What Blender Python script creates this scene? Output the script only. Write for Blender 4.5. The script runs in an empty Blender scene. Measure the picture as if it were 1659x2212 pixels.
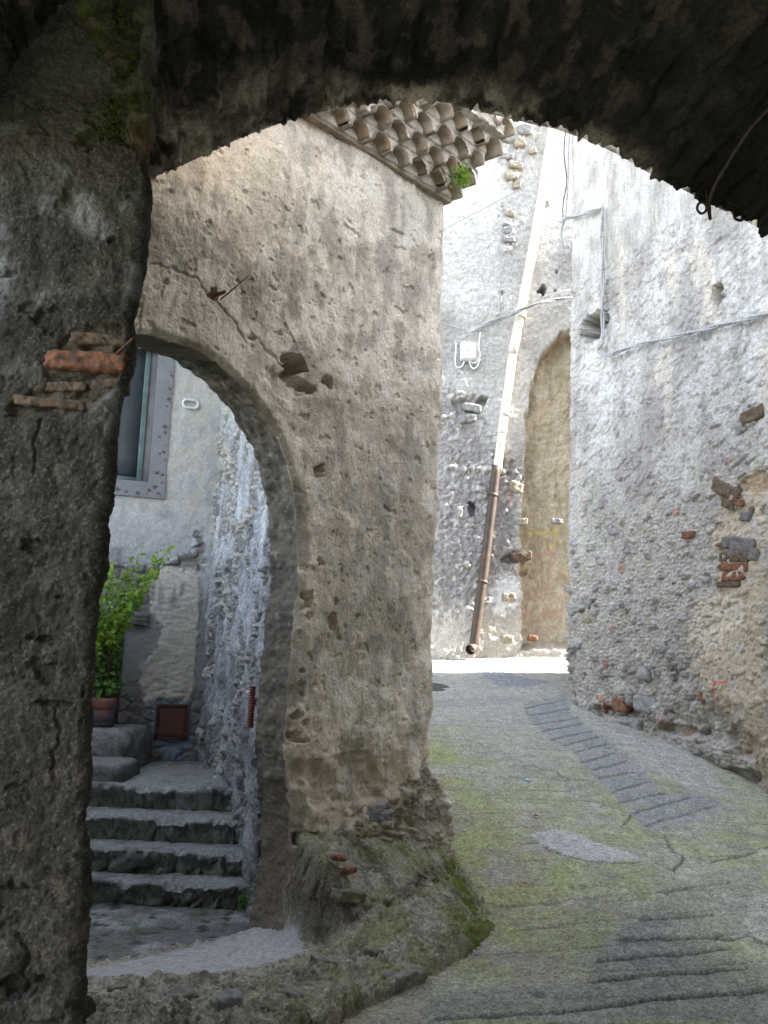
import bpy, math, random
import numpy as np
from mathutils import Matrix, Vector

sc = bpy.context.scene
COL = sc.collection
R = math.radians

# ------------------------------------------------------------------ camera
W0, H0, F0 = 1659.0, 2212.0, 2046.0
EYE = np.array([0.0, 0.0, 1.55])
PITCH, ROLL = R(8.73), R(2.2)
_f = np.array([0, math.cos(PITCH), math.sin(PITCH)])
_u0 = np.array([0, -math.sin(PITCH), math.cos(PITCH)])
_r0 = np.array([1.0, 0, 0])
CR = math.cos(ROLL) * _r0 + math.sin(ROLL) * _u0
CU = math.cos(ROLL) * _u0 - math.sin(ROLL) * _r0

def ray(px, py):
    return _f + CR * ((px - W0 / 2) / F0) + CU * ((H0 / 2 - py) / F0)

def at_y(px, py, Y):
    d = ray(px, py); return EYE + d * ((Y - EYE[1]) / d[1])

def at_z(px, py, z):
    d = ray(px, py); return EYE + d * ((z - EYE[2]) / d[2])

cam_d = bpy.data.cameras.new('camera'); cam = bpy.data.objects.new('camera', cam_d); COL.objects.link(cam)
cam_d.sensor_fit = 'VERTICAL'; cam_d.sensor_height = 24.0; cam_d.lens = 24.0 * F0 / H0
cam_d.clip_start = 0.05; cam_d.clip_end = 500
M = Matrix.Identity(4)
for i in range(3):
    M[i][0] = CR[i]; M[i][1] = CU[i]; M[i][2] = -_f[i]; M[i][3] = EYE[i]
cam.matrix_world = M
sc.camera = cam

# ------------------------------------------------------------------ noise
def _hash(i, j, k, seed):
    h = (i.astype(np.int64) * 374761393 + j.astype(np.int64) * 668265263 + k * 2147483647 + seed * 974634777) & 0xFFFFFFFF
    h = ((h ^ (h >> 13)) * 1274126177) & 0xFFFFFFFF
    h = ((h ^ (h >> 16)) * 2246822519) & 0xFFFFFFFF
    h ^= (h >> 15)
    return h

def h01(i, j, seed, k=0):
    return (_hash(i, j, k, seed) & 0xFFFFFF) / float(0xFFFFFF)

def perlin(x, y, seed=0):
    xi = np.floor(x); yi = np.floor(y); xf = x - xi; yf = y - yi
    def g(i, j, dx, dy):
        a = h01(i, j, seed) * 2 * np.pi
        return np.cos(a) * dx + np.sin(a) * dy
    u = xf * xf * xf * (xf * (xf * 6 - 15) + 10); v = yf * yf * yf * (yf * (yf * 6 - 15) + 10)
    n00 = g(xi, yi, xf, yf); n10 = g(xi + 1, yi, xf - 1, yf)
    n01 = g(xi, yi + 1, xf, yf - 1); n11 = g(xi + 1, yi + 1, xf - 1, yf - 1)
    return (n00 * (1 - u) * (1 - v) + n10 * u * (1 - v) + n01 * (1 - u) * v + n11 * u * v) * 1.5

def fbm(x, y, sc_=1.0, octv=4, seed=0, gain=0.5):
    t = 0; a = 1; f = 1.0 / sc_; n = 0
    for o in range(octv):
        t = t + a * perlin(x * f + o * 17.3, y * f - o * 9.1, seed + o); n += a; a *= gain; f *= 2.03
    return t / n * 1.6

def ridged(x, y, sc_, octv, seed):
    t = 0; a = 1; f = 1.0 / sc_; n = 0
    for o in range(octv):
        t = t + a * (1 - np.abs(perlin(x * f + o * 5.7, y * f + o * 3.3, seed + o)) * 1.6); n += a; a *= .5; f *= 2.1
    return t / n

def worley(x, y, seed=0, jit=0.9):
    xi = np.floor(x); yi = np.floor(y)
    F1 = np.full(x.shape, 9.0); F2 = np.full(x.shape, 9.0); ID = np.zeros(x.shape)
    for di in (-1, 0, 1):
        for dj in (-1, 0, 1):
            ci = xi + di; cj = yi + dj
            px = ci + .5 + (h01(ci, cj, seed) - .5) * jit; py = cj + .5 + (h01(ci, cj, seed + 7) - .5) * jit
            d = np.hypot(x - px, y - py); idv = h01(ci, cj, seed + 13)
            m = d < F1
            F2 = np.where(m, F1, np.minimum(F2, d)); ID = np.where(m, idv, ID); F1 = np.where(m, d, F1)
    return F1, F2, ID

def rubble(u, z, sz, seed, asp=.72, warp=.55):
    wu = u + warp * sz * (fbm(u, z, sz * 1.6, 2, seed + 1) + .5 * fbm(u, z, sz * .5, 2, seed + 4)); wz = z + warp * sz * asp * (fbm(u, z, sz * 1.6, 2, seed + 2) + .5 * fbm(u, z, sz * .5, 2, seed + 5))
    A = worley(wu / sz, wz / (sz * asp), seed); B = worley(wu / (sz * .45), wz / (sz * .45 * asp), seed + 50)
    m = (fbm(u, z, sz * 2.2, 3, seed + 9) + .35 * (A[2] - .5) > .05)
    F = np.where(m, B[1] - B[0], A[1] - A[0]); I = np.where(m, B[2], A[2]); h = ss(0, .38, F) * (.15 + 1.0 * I) * np.where(m, .5, 1.)
    return h, I, ss(0, .16, F)

def crisp(u, z, sz, seed, lo=.10, hi=.17):
    return ss(lo, hi, fbm(u, z, sz, 3, seed, .6))

def ss(a, b, x):
    t = np.clip((x - a) / (b - a), 0, 1); return t * t * (3 - 2 * t)

def mix(a, b, m):
    m = np.asarray(m)[..., None]; return a * (1 - m) + np.asarray(b) * m

def poly_sd(x, y, P):
    """signed distance, positive inside polygon P"""
    P = np.asarray(P, float); n = len(P); d2 = np.full(x.shape, 1e9); ins = np.zeros(x.shape, bool)
    for i in range(n):
        ax, ay = P[i]; bx, by = P[(i + 1) % n]; ex, ey = bx - ax, by - ay
        t = np.clip(((x - ax) * ex + (y - ay) * ey) / (ex * ex + ey * ey + 1e-12), 0, 1)
        d2 = np.minimum(d2, (x - ax - t * ex) ** 2 + (y - ay - t * ey) ** 2)
        if abs(ey) > 1e-12:
            c = ((ay > y) != (by > y)) & (x < ex * (y - ay) / ey + ax); ins ^= c
    return np.where(ins, 1, -1) * np.sqrt(d2)

def line_d(x, y, P):
    d2 = np.full(x.shape, 1e9)
    for i in range(len(P) - 1):
        ax, ay = P[i][:2]; bx, by = P[i + 1][:2]; ex, ey = bx - ax, by - ay
        t = np.clip(((x - ax) * ex + (y - ay) * ey) / (ex * ex + ey * ey + 1e-12), 0, 1)
        d2 = np.minimum(d2, (x - ax - t * ex) ** 2 + (y - ay - t * ey) ** 2)
    return np.sqrt(d2)

class TPS:
    def __init__(s, xy, z, lam=1e-4):
        s.p = np.asarray(xy, float); n = len(s.p); z = np.asarray(z, float)
        K = s.k(s.p[:, None] - s.p[None]) + lam * np.eye(n)
        P = np.c_[np.ones(n), s.p]; A = np.block([[K, P], [P.T, np.zeros((3, 3))]])
        s.w = np.linalg.solve(A, np.r_[z, 0, 0, 0])
    def k(s, d):
        r2 = (d ** 2).sum(-1); return r2 * np.log(r2 + 1e-9) * .5
    def __call__(s, x, y):
        out = s.w[-3] + s.w[-2] * x + s.w[-1] * y
        for (a, b), w in zip(s.p, s.w[:-3]):
            r2 = (x - a) ** 2 + (y - b) ** 2; out = out + w * r2 * np.log(r2 + 1e-9) * .5
        return out

# ------------------------------------------------------------------ objects
def link(name, me, mat, parent=None, smooth=True):
    o = bpy.data.objects.new(name, me); COL.objects.link(o)
    if mat: me.materials.append(mat)
    if smooth and len(me.polygons): me.polygons.foreach_set('use_smooth', np.ones(len(me.polygons), bool))
    if parent: o.parent = parent
    return o

def mesh_np(name, V, F, mat, parent=None, col=None, smooth=True):
    """V (n,3); F list of arrays (m,k)"""
    me = bpy.data.meshes.new(name)
    V = np.asarray(V, np.float32); Fs = [np.asarray(f, np.int32) for f in (F if isinstance(F, list) else [F])]
    me.vertices.add(len(V)); me.vertices.foreach_set('co', V.ravel())
    loops = np.concatenate([f.ravel() for f in Fs]); tot = np.concatenate([np.full(len(f), f.shape[1], np.int32) for f in Fs])
    st = np.r_[0, np.cumsum(tot)[:-1]].astype(np.int32)
    me.loops.add(len(loops)); me.loops.foreach_set('vertex_index', loops)
    me.polygons.add(len(tot)); me.polygons.foreach_set('loop_start', st)
    me.update(calc_edges=True); me.validate()
    if col is not None:
        a = me.attributes.new('col', 'FLOAT_COLOR', 'POINT')
        c = np.ones((len(V), 4), np.float32); c[:, :3] = np.clip(col, 0.003, 1); a.data.foreach_set('color', c.ravel())
    return link(name, me, mat, parent, smooth)

def grid_faces(nr, nc, off=0):
    i = np.arange(nr - 1)[:, None] * nc + np.arange(nc - 1)[None]
    return np.stack([i, i + 1, i + 1 + nc, i + nc], -1).reshape(-1, 4) + off

def tag(o, label, cat, group=None, kind=None):
    if label: o['label'] = label
    if cat: o['category'] = cat
    if group: o['group'] = group
    if kind: o['kind'] = kind
    return o

def empty(name, loc, label, cat, group=None):
    o = bpy.data.objects.new(name, None); COL.objects.link(o); o.location = loc; o.empty_display_size = .1
    return tag(o, label, cat, group)

def under(o, root):
    """parent keeping world place (all meshes are written in world coordinates)"""
    o.parent = root
    if root.type == 'EMPTY' or root.location.length:
        o.matrix_parent_inverse = Matrix.Translation(root.location).inverted() if root.parent is None else Matrix.Identity(4)
    return o

# ------------------------------------------------------------------ materials
def nd(nt, t, **kw):
    n = nt.nodes.new(t)
    for k, v in kw.items(): setattr(n, k, v)
    return n

def mat_rock(name, rough=.92, bump=.5, scale=70., dist=.006, contrast=.35, spec=.25, speck=0.0, grit=.25, gscale=75.):
    m = bpy.data.materials.new(name); m.use_nodes = True; nt = m.node_tree; nt.nodes.clear()
    out = nd(nt, 'ShaderNodeOutputMaterial'); b = nd(nt, 'ShaderNodeBsdfPrincipled')
    nt.links.new(b.outputs[0], out.inputs[0])
    a = nd(nt, 'ShaderNodeAttribute', attribute_name='col'); tc = nd(nt, 'ShaderNodeTexCoord')
    n1 = nd(nt, 'ShaderNodeTexNoise'); n1.inputs['Scale'].default_value = scale; n1.inputs['Detail'].default_value = 8; n1.inputs['Roughness'].default_value = .75
    n2 = nd(nt, 'ShaderNodeTexNoise'); n2.inputs['Scale'].default_value = scale * .22; n2.inputs['Detail'].default_value = 6; n2.inputs['Roughness'].default_value = .65
    for n in (n1, n2): nt.links.new(tc.outputs['Object'], n.inputs['Vector'])
    mr1 = nd(nt, 'ShaderNodeMapRange'); mr1.inputs[1].default_value = .3; mr1.inputs[2].default_value = .7
    mr1.inputs[3].default_value = 1 - contrast; mr1.inputs[4].default_value = 1 + contrast
    nt.links.new(n1.outputs['Fac'], mr1.inputs[0])
    mr2 = nd(nt, 'ShaderNodeMapRange'); mr2.inputs[1].default_value = .3; mr2.inputs[2].default_value = .7
    mr2.inputs[3].default_value = 1 - contrast * .3; mr2.inputs[4].default_value = 1 + contrast * .3
    nt.links.new(n2.outputs['Fac'], mr2.inputs[0])
    mu = nd(nt, 'ShaderNodeMath', operation='MULTIPLY'); nt.links.new(mr1.outputs[0], mu.inputs[0]); nt.links.new(mr2.outputs[0], mu.inputs[1])
    vm = nd(nt, 'ShaderNodeVectorMath', operation='SCALE'); nt.links.new(a.outputs['Color'], vm.inputs[0]); nt.links.new(mu.outputs[0], vm.inputs['Scale'])
    gv = nd(nt, 'ShaderNodeTexVoronoi'); gv.inputs['Scale'].default_value = gscale; gv.inputs['Randomness'].default_value = 1
    nz = nd(nt, 'ShaderNodeTexNoise'); nz.inputs['Scale'].default_value = gscale * .7; nz.inputs['Detail'].default_value = 2; nt.links.new(tc.outputs['Object'], nz.inputs['Vector'])
    va = nd(nt, 'ShaderNodeVectorMath', operation='MULTIPLY_ADD'); va.inputs[1].default_value = (.02, .02, .02); nt.links.new(nz.outputs['Color'], va.inputs[0]); nt.links.new(tc.outputs['Object'], va.inputs[2]); nt.links.new(va.outputs[0], gv.inputs['Vector'])
    gs = nd(nt, 'ShaderNodeSeparateColor'); nt.links.new(gv.outputs['Color'], gs.inputs[0])
    gm_ = nd(nt, 'ShaderNodeMapRange'); gm_.inputs[3].default_value = 1 - grit; gm_.inputs[4].default_value = 1 + grit; nt.links.new(gs.outputs[0], gm_.inputs[0])
    v2 = nd(nt, 'ShaderNodeVectorMath', operation='SCALE'); nt.links.new(vm.outputs[0], v2.inputs[0]); nt.links.new(gm_.outputs[0], v2.inputs['Scale'])
    last = v2.outputs[0]
    if speck:
        v = nd(nt, 'ShaderNodeTexVoronoi'); v.inputs['Scale'].default_value = scale * 1.3; nt.links.new(tc.outputs['Object'], v.inputs['Vector'])
        wn = nd(nt, 'ShaderNodeSeparateColor'); nt.links.new(v.outputs['Color'], wn.inputs[0])
        mr = nd(nt, 'ShaderNodeMapRange'); mr.inputs[1].default_value = .8; mr.inputs[2].default_value = 1; mr.inputs[3].default_value = 0; mr.inputs[4].default_value = speck
        nt.links.new(wn.outputs[0], mr.inputs[0])
        mx = nd(nt, 'ShaderNodeMix', data_type='RGBA'); mx.inputs['B'].default_value = (.5, .5, .48, 1)
        nt.links.new(mr.outputs[0], mx.inputs['Factor']); nt.links.new(last, mx.inputs['A']); last = mx.outputs['Result']
    nt.links.new(last, b.inputs['Base Color'])
    b.inputs['Roughness'].default_value = rough; b.inputs['Specular IOR Level'].default_value = spec
    ad = nd(nt, 'ShaderNodeMath', operation='MULTIPLY_ADD'); nt.links.new(n2.outputs['Fac'], ad.inputs[0]); ad.inputs[1].default_value = .5
    nt.links.new(n1.outputs['Fac'], ad.inputs[2])
    ad2 = nd(nt, 'ShaderNodeMath', operation='MULTIPLY_ADD'); nt.links.new(gv.outputs['Distance'], ad2.inputs[0]); ad2.inputs[1].default_value = -.9; nt.links.new(ad.outputs[0], ad2.inputs[2])
    bp = nd(nt, 'ShaderNodeBump'); bp.inputs['Strength'].default_value = bump; bp.inputs['Distance'].default_value = dist
    nt.links.new(ad2.outputs[0], bp.inputs['Height']); nt.links.new(bp.outputs[0], b.inputs['Normal'])
    return m

def mat_plain(name, c1, c2=None, scale=20., rough=.7, metal=0., bump=.15, dist=.002, spec=.4, sub=0., detail=5, lo=.4, hi=.62):
    m = bpy.data.materials.new(name); m.use_nodes = True; nt = m.node_tree; b = nt.nodes['Principled BSDF']
    tc = nd(nt, 'ShaderNodeTexCoord'); n = nd(nt, 'ShaderNodeTexNoise'); n.inputs['Scale'].default_value = scale; n.inputs['Detail'].default_value = detail
    nt.links.new(tc.outputs['Object'], n.inputs['Vector'])
    mx = nd(nt, 'ShaderNodeMix', data_type='RGBA'); c2 = c2 or tuple(x * .7 for x in c1)
    mx.inputs['A'].default_value = (*c1, 1); mx.inputs['B'].default_value = (*c2, 1)
    mr = nd(nt, 'ShaderNodeMapRange'); mr.inputs[1].default_value = lo; mr.inputs[2].default_value = hi
    nt.links.new(n.outputs['Fac'], mr.inputs[0]); nt.links.new(mr.outputs[0], mx.inputs['Factor'])
    nt.links.new(mx.outputs['Result'], b.inputs['Base Color'])
    b.inputs['Roughness'].default_value = rough; b.inputs['Metallic'].default_value = metal; b.inputs['Specular IOR Level'].default_value = spec
    bp = nd(nt, 'ShaderNodeBump'); bp.inputs['Strength'].default_value = bump; bp.inputs['Distance'].default_value = dist
    nt.links.new(n.outputs['Fac'], bp.inputs['Height']); nt.links.new(bp.outputs[0], b.inputs['Normal'])
    return m

def mat_leaf(name, c1, c2, scale=9.):
    m = mat_plain(name, c1, c2, scale=scale, rough=.5, bump=0.05)
    nt = m.node_tree; b = nt.nodes['Principled BSDF']; out = nt.nodes['Material Output']
    tr = nd(nt, 'ShaderNodeBsdfTranslucent'); tr.inputs[0].default_value = (c1[0] * 1.3, c1[1] * 1.3, c1[2] * .7, 1)
    ms = nd(nt, 'ShaderNodeMixShader'); ms.inputs[0].default_value = .35
    nt.links.new(b.outputs[0], ms.inputs[1]); nt.links.new(tr.outputs[0], ms.inputs[2]); nt.links.new(ms.outputs[0], out.inputs[0])
    return m

MAT = dict(
    pier=mat_rock('dark_weathered_render', bump=.5, scale=90, dist=.005, contrast=.34, speck=.10, grit=.25, gscale=130.),
    vault=mat_rock('vault_stone', bump=.6, scale=45, dist=.008, contrast=.4),
    arch=mat_rock('warm_lime_render', bump=.5, scale=85, dist=.005, contrast=.30, grit=.13, gscale=110.),
    pale=mat_rock('pale_lime_render', bump=.55, scale=60, dist=.007, contrast=.28, grit=.16, gscale=75.),
    road=mat_rock('worn_concrete', bump=.9, scale=100, dist=.007, contrast=.5, speck=.3, grit=.34, gscale=85.),
    step=mat_rock('grey_step_stone', bump=.6, scale=60, dist=.006, contrast=.35),
    ledge=mat_rock('mossy_stone', bump=.7, scale=70, dist=.008, contrast=.4),
    rear=mat_rock('court_plaster', bump=.35, scale=60, dist=.003, contrast=.13, grit=.06),
    rubble=mat_rock('flaking_rubble', bump=.6, scale=60, dist=.006, contrast=.3, grit=.2),
    sill=mat_rock('smooth_worn_doorstep', bump=.25, scale=60, dist=.003, contrast=.12, grit=.05),
    tile=mat_plain('terracotta_tile', (.34, .25, .17), (.22, .18, .135), scale=14, rough=.9, bump=.5, dist=.006),
    tile_pale=mat_plain('bleached_terracotta_tile', (.36, .29, .21), (.23, .19, .15), scale=18, rough=.9, bump=.5, dist=.006),
    mortar=mat_plain('old_mortar', (.56, .50, .42), (.36, .32, .265), scale=16, rough=.95, bump=.9, dist=.012),
    brick=mat_plain('orange_brick', (.24, .10, .055), (.085, .055, .04), scale=34, rough=.95, bump=1.0, dist=.010),
    brick_tan=mat_plain('tan_brick', (.13, .09, .058), (.065, .05, .037), scale=30, rough=.95, bump=1.0, dist=.010),
    iron=mat_plain('rusty_iron', (.05, .035, .028), (.11, .05, .03), scale=60, rough=.7, metal=.3),
    cable=mat_plain('grey_cable', (.33, .33, .335), (.23, .23, .235), scale=30, rough=.5),
    wire_dark=mat_plain('dark_cable', (.10, .075, .055), (.05, .04, .035), scale=30, rough=.6),
    pvc=mat_plain('grey_plastic', (.72, .74, .75), (.6, .62, .63), scale=12, rough=.45),
    cream=mat_plain('cream_painted_pipe', (.62, .57, .49), (.48, .44, .38), scale=7, rough=.45),
    brown=mat_plain('rusty_brown_pipe', (.075, .048, .034), (.045, .033, .027), scale=9, rough=.6, bump=.3),
    rust=mat_plain('rusty_sheet', (.13, .05, .032), (.075, .045, .038), scale=14, rough=.75, bump=.3),
    bluepaint=mat_plain('pale_blue_paint', (.30, .36, .44), (.20, .22, .25), scale=16, rough=.9),
    glass=mat_plain('dusty_window_pane', (.045, .055, .07), (.07, .085, .10), scale=3, rough=.28, spec=.5, bump=.02),
    green=mat_plain('green_window_paint', (.125, .185, .19), (.085, .13, .14), scale=20, rough=.6),
    terra=mat_plain('terracotta_pot_clay', (.25, .10, .06), (.16, .10, .10), scale=11, rough=.8),
    bluepot=mat_plain('flaking_blue_pot_paint', (.13, .17, .26), (.25, .10, .06), scale=13, rough=.7),
    leafl=mat_leaf('light_leaf', (.27, .42, .06), (.13, .28, .04)),
    leafd=mat_leaf('dark_leaf', (.11, .28, .05), (.06, .17, .03)),
    twig=mat_plain('brown_twig', (.13, .09, .05), (.07, .05, .03), scale=40, rough=.9),
    straw=mat_plain('dry_root', (.16, .085, .04), (.09, .05, .025), scale=40, rough=.9),
    wood=mat_plain('dark_old_wood', (.07, .05, .038), (.035, .027, .022), scale=14, rough=.85, bump=.5),
    hose=mat_plain('red_corrugated_plastic', (.22, .06, .045), (.16, .05, .04), scale=20, rough=.6),
    redp=mat_plain('red_scrap', (.5, .03, .03), rough=.6), bluep=mat_plain('blue_scrap', (.35, .55, .75), rough=.6),
    jamb=mat_plain('grey_window_reveal', (.20, .20, .225), (.15, .15, .17), scale=8, rough=.9),
    dark=mat_plain('cast_iron', (.05, .048, .046), (.09, .085, .08), scale=40, rough=.6, metal=.5),
)

# ------------------------------------------------------------------ walls as swept paths
def catmull(P, n):
    P = np.asarray(P, float); Q = np.vstack([2 * P[0] - P[1], P, 2 * P[-1] - P[-2]])
    seg = np.hypot(*(P[1:] - P[:-1]).T); s = np.r_[0, np.cumsum(seg)]; S = np.linspace(0, s[-1], n); out = []
    for v in S:
        i = min(np.searchsorted(s, v, 'right') - 1, len(P) - 2); t = (v - s[i]) / seg[i]
        a, b, c, d = Q[i], Q[i + 1], Q[i + 2], Q[i + 3]
        out.append(.5 * ((2 * b) + (-a + c) * t + (2 * a - 5 * b + 4 * c - d) * t * t + (-a + 3 * b - 3 * c + d) * t ** 3))
    return np.array(out)

class Plane:
    """vertical (or leaning) wall plane; u runs along t, n looks at the viewer"""
    def __init__(s, A, B, lean=0., z0=0.):
        s.A = np.array(A, float); B = np.array(B, float); s.t = (B - s.A) / np.linalg.norm(B - s.A); s.L = np.linalg.norm(B - s.A)
        n = np.array([s.t[1], -s.t[0]]); s.n = n; s.lean = lean; s.z0 = z0
    def uv(s, px, py):
        d = ray(px, py)
        # n.(EYE+d*k - A) + lean*(z-z0) = 0   (lean>0: top goes back)
        num = -(s.n @ (EYE[:2] - s.A)) - s.lean * (EYE[2] - s.z0); den = s.n @ d[:2] + s.lean * d[2]
        P = EYE + d * (num / den)
        return np.array([s.t @ (P[:2] - s.A), P[2]])
    def uvs(s, pts): return np.array([s.uv(*p) for p in pts])
    def xyz(s, u, z, d=0.):
        u, z, d = np.broadcast_arrays(np.asarray(u, float), np.asarray(z, float), np.asarray(d, float))
        off = d - s.lean * (z - s.z0)
        return np.stack([s.A[0] + s.t[0] * u + s.n[0] * off, s.A[1] + s.t[1] * u + s.n[1] * off, z], -1)
    def p(s, px, py, d=0.):
        u, z = s.uv(px, py); return s.xyz(u, z, d)

def spaced(stops):
    """[(a,b,step),...] -> 1-D samples"""
    out = []
    for a, b, st in stops:
        n = max(1, int(round((b - a) / st))); out.append(np.linspace(a, b, n, endpoint=False))
    return np.concatenate(out + [[stops[-1][1]]])

def wrap_wall(name, pl, U, Z, corner_u, back_dir, back_len, shift, disp, colr, mat, parent=None, rc=.05, back_step=.05, hole=None, reveal=None):
    """front face on plane pl for U<corner_u, then rounded round the corner and going along back_dir (xy).
    shift(z): sideways movement of the corner. disp(u,z)->d ; colr(u,z,d)->rgb. u keeps growing round the corner."""
    cols = [(u, 0., 1.) for u in U]                       # (u along, back amount, 0)
    base = []; nrm = []; us = []
    for u in U: base.append(pl.A + pl.t * u); nrm.append(pl.n); us.append(u)
    if back_len > 0:
        bd = np.array(back_dir, float); bd /= np.linalg.norm(bd)
        bn = np.array([-bd[1], bd[0]]);  bn = bn if bn @ pl.t > 0 else -bn
        C = pl.A + pl.t * corner_u
        a0 = math.atan2(pl.n[1], pl.n[0]); a1 = math.atan2(bn[1], bn[0])
        while a1 - a0 > math.pi: a1 -= 2 * math.pi
        while a1 - a0 < -math.pi: a1 += 2 * math.pi
        na = 8; cen = C - pl.n * rc - pl.t * rc
        for k in range(1, na + 1):
            a = a0 + (a1 - a0) * k / na; nn = np.array([math.cos(a), math.sin(a)])
            base.append(cen + nn * rc); nrm.append(nn); us.append(corner_u + rc * abs(a1 - a0) * k / na)
        last = base[-1]; u0 = us[-1]
        for q in np.arange(back_step, back_len + 1e-6, back_step):
            base.append(last + bd * q); nrm.append(bn); us.append(u0 + q)
    base = np.array(base); nrm = np.array(nrm); us = np.array(us)
    UU, ZZ = np.meshgrid(us, Z)
    w = ss(corner_u - .7, corner_u, UU)
    sh = shift(ZZ) * w if shift else 0 * UU
    D = disp(UU + sh, ZZ)
    off = -pl.lean * (ZZ - pl.z0)
    V = np.stack([base[None, :, 0] + nrm[None, :, 0] * D + pl.n[0] * off + pl.t[0] * sh,
                  base[None, :, 1] + nrm[None, :, 1] * D + pl.n[1] * off + pl.t[1] * sh, ZZ], -1)
    C_ = colr(UU + sh, ZZ, D)
    F = grid_faces(len(Z), len(us))
    V = V.reshape(-1, 3); C_ = C_.reshape(-1, 3)
    Fs = F
    if hole is not None:
        uu = (UU + sh).ravel(); zz = ZZ.ravel()
        sd = poly_sd(uu, zz, hole)                        # + inside the opening
        c = sd[F].mean(1); keep = c < 0
        onfront = np.tile(np.arange(len(us)) < len(U), len(Z))
        keep |= ~onfront[F].all(1)
        Fk = F[keep]
        # boundary edges of the opening
        e = np.concatenate([Fk[:, [0, 1]], Fk[:, [1, 2]], Fk[:, [2, 3]], Fk[:, [3, 0]]])
        key = np.sort(e, 1); kk = key[:, 0].astype(np.int64) * len(V) + key[:, 1]
        uq, idx, cnt = np.unique(kk, return_index=True, return_counts=True)
        be = e[idx[cnt == 1]]
        nearb = (np.abs(sd[be]) < .06).all(1); be = be[nearb]
        bv = np.unique(be)
        # snap the boundary vertices on to the curve
        H = np.asarray(hole, float)
        for v in bv:
            best = None
            for i in range(len(H)):
                a = H[i]; b = H[(i + 1) % len(H)]; ex = b - a
                t = np.clip(((uu[v] - a[0]) * ex[0] + (zz[v] - a[1]) * ex[1]) / (ex @ ex + 1e-12), 0, 1); q = a + t * ex
                dd = (q[0] - uu[v]) ** 2 + (q[1] - zz[v]) ** 2
                if best is None or dd < best[0]: best = (dd, q)
            du = best[1][0] - uu[v]; dz = best[1][1] - zz[v]
            V[v, 0] += pl.t[0] * du; V[v, 1] += pl.t[1] * du; V[v, 2] += dz; uu[v] += du; zz[v] += dz
        th, nseg, rdisp, rcol = reveal
        loc = {int(v): i for i, v in enumerate(bv)}; nb = len(bv); cur = bv.copy(); newV = [V]; newC = [C_]; base_n = len(V); faces = []
        # inward direction of the opening at each boundary vertex (numeric gradient of sd)
        gx = (poly_sd(uu[bv] + .02, zz[bv], hole) - poly_sd(uu[bv] - .02, zz[bv], hole)); gz = (poly_sd(uu[bv], zz[bv] + .02, hole) - poly_sd(uu[bv], zz[bv] - .02, hole))
        gl = np.hypot(gx, gz) + 1e-6; gx /= gl; gz /= gl
        for k in range(1, nseg + 1):
            q = th * k / nseg
            r = rdisp(uu[bv], zz[bv], q)
            P = V[bv].copy(); P[:, 0] += -pl.n[0] * q + pl.t[0] * gx * r; P[:, 1] += -pl.n[1] * q + pl.t[1] * gx * r; P[:, 2] += gz * r
            newV.append(P); newC.append(rcol(uu[bv], zz[bv], q))
            nxt = base_n + (k - 1) * nb + np.arange(nb)
            li = np.array([[loc[int(a)], loc[int(b)]] for a, b in be])
            faces.append(np.stack([cur[li[:, 1]], cur[li[:, 0]], nxt[li[:, 0]], nxt[li[:, 1]]], 1)); cur = nxt
        V = np.vstack(newV); C_ = np.vstack(newC); Fs = np.vstack([Fk] + faces)
    o = mesh_np(name, V, Fs, mat, parent, C_)
    return o

def holes_fn(pl, L, seed=3):
    """list of (px,py,rx_px,ry_px,depth) -> function (u,z)->(d, mask)"""
    items = []
    for (px, py, rx, ry, dep) in L:
        c = pl.uv(px, py); a = pl.uv(px + rx, py); b = pl.uv(px, py + ry)
        items.append((c[0], c[1], max(.006, abs(a[0] - c[0])), max(.006, abs(b[1] - c[1])), dep))
    def f(u, z):
        d = np.zeros(u.shape); m = np.zeros(u.shape)
        for k, (cu, cz, ru, rz, dep) in enumerate(items):
            sel = (np.abs(u - cu) < ru * 2.2) & (np.abs(z - cz) < rz * 2.2)
            if not sel.any(): continue
            uu = u[sel]; zz = z[sel]
            r = np.hypot((uu - cu) / ru, (zz - cz) / rz) + .55 * fbm(uu, zz, (ru + rz) * .5, 3, seed + k * 3)
            q = 1 - (ss(.86, 1.0, r) if dep > .1 else ss(.62, 1.0, r))
            d[sel] = np.minimum(d[sel], -dep * 1.7 * q) if dep > 0 else np.maximum(d[sel], -dep * q); m[sel] = np.maximum(m[sel], q)
        return d, m
    return f

def A_(c): return np.array(c, float)

def plain_wall(name, A, B, z0, z1, tone, mat, label, cat, st=.06, seed=0, amp=.02):
    pl = Plane(A, B); U = spaced([(0, pl.L, st)]); Z = spaced([(z0, z1, st)]); UU, ZZ = np.meshgrid(U, Z); d = amp * fbm(UU, ZZ, .5, 4, seed); P = pl.xyz(UU, ZZ, d); c = np.ones(P.shape) * A_(tone); c = c * (1 + .3 * fbm(UU, ZZ, .5, 5, seed + 3))[..., None]
    o = mesh_np(name, P.reshape(-1, 3), grid_faces(len(Z), len(U)), mat, None, c.reshape(-1, 3)); return tag(o, label, cat)
# ------------------------------------------------------------------ the ground
PW = Plane(at_y(300, 1400, 4.6)[:2], at_y(945, 1300, 6.3)[:2], lean=.012, z0=1.5)       # wall with the arch
RW_A = at_y(1227, 1480, 11.0)[:2]; RW_B = at_y(1659, 1500, 8.1)[:2]
RW = Plane(RW_A, RW_B, lean=.02, z0=1.5)
BW = Plane((-2.2, 14.5), (5.0, 14.5), lean=.02, z0=1.6)

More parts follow.
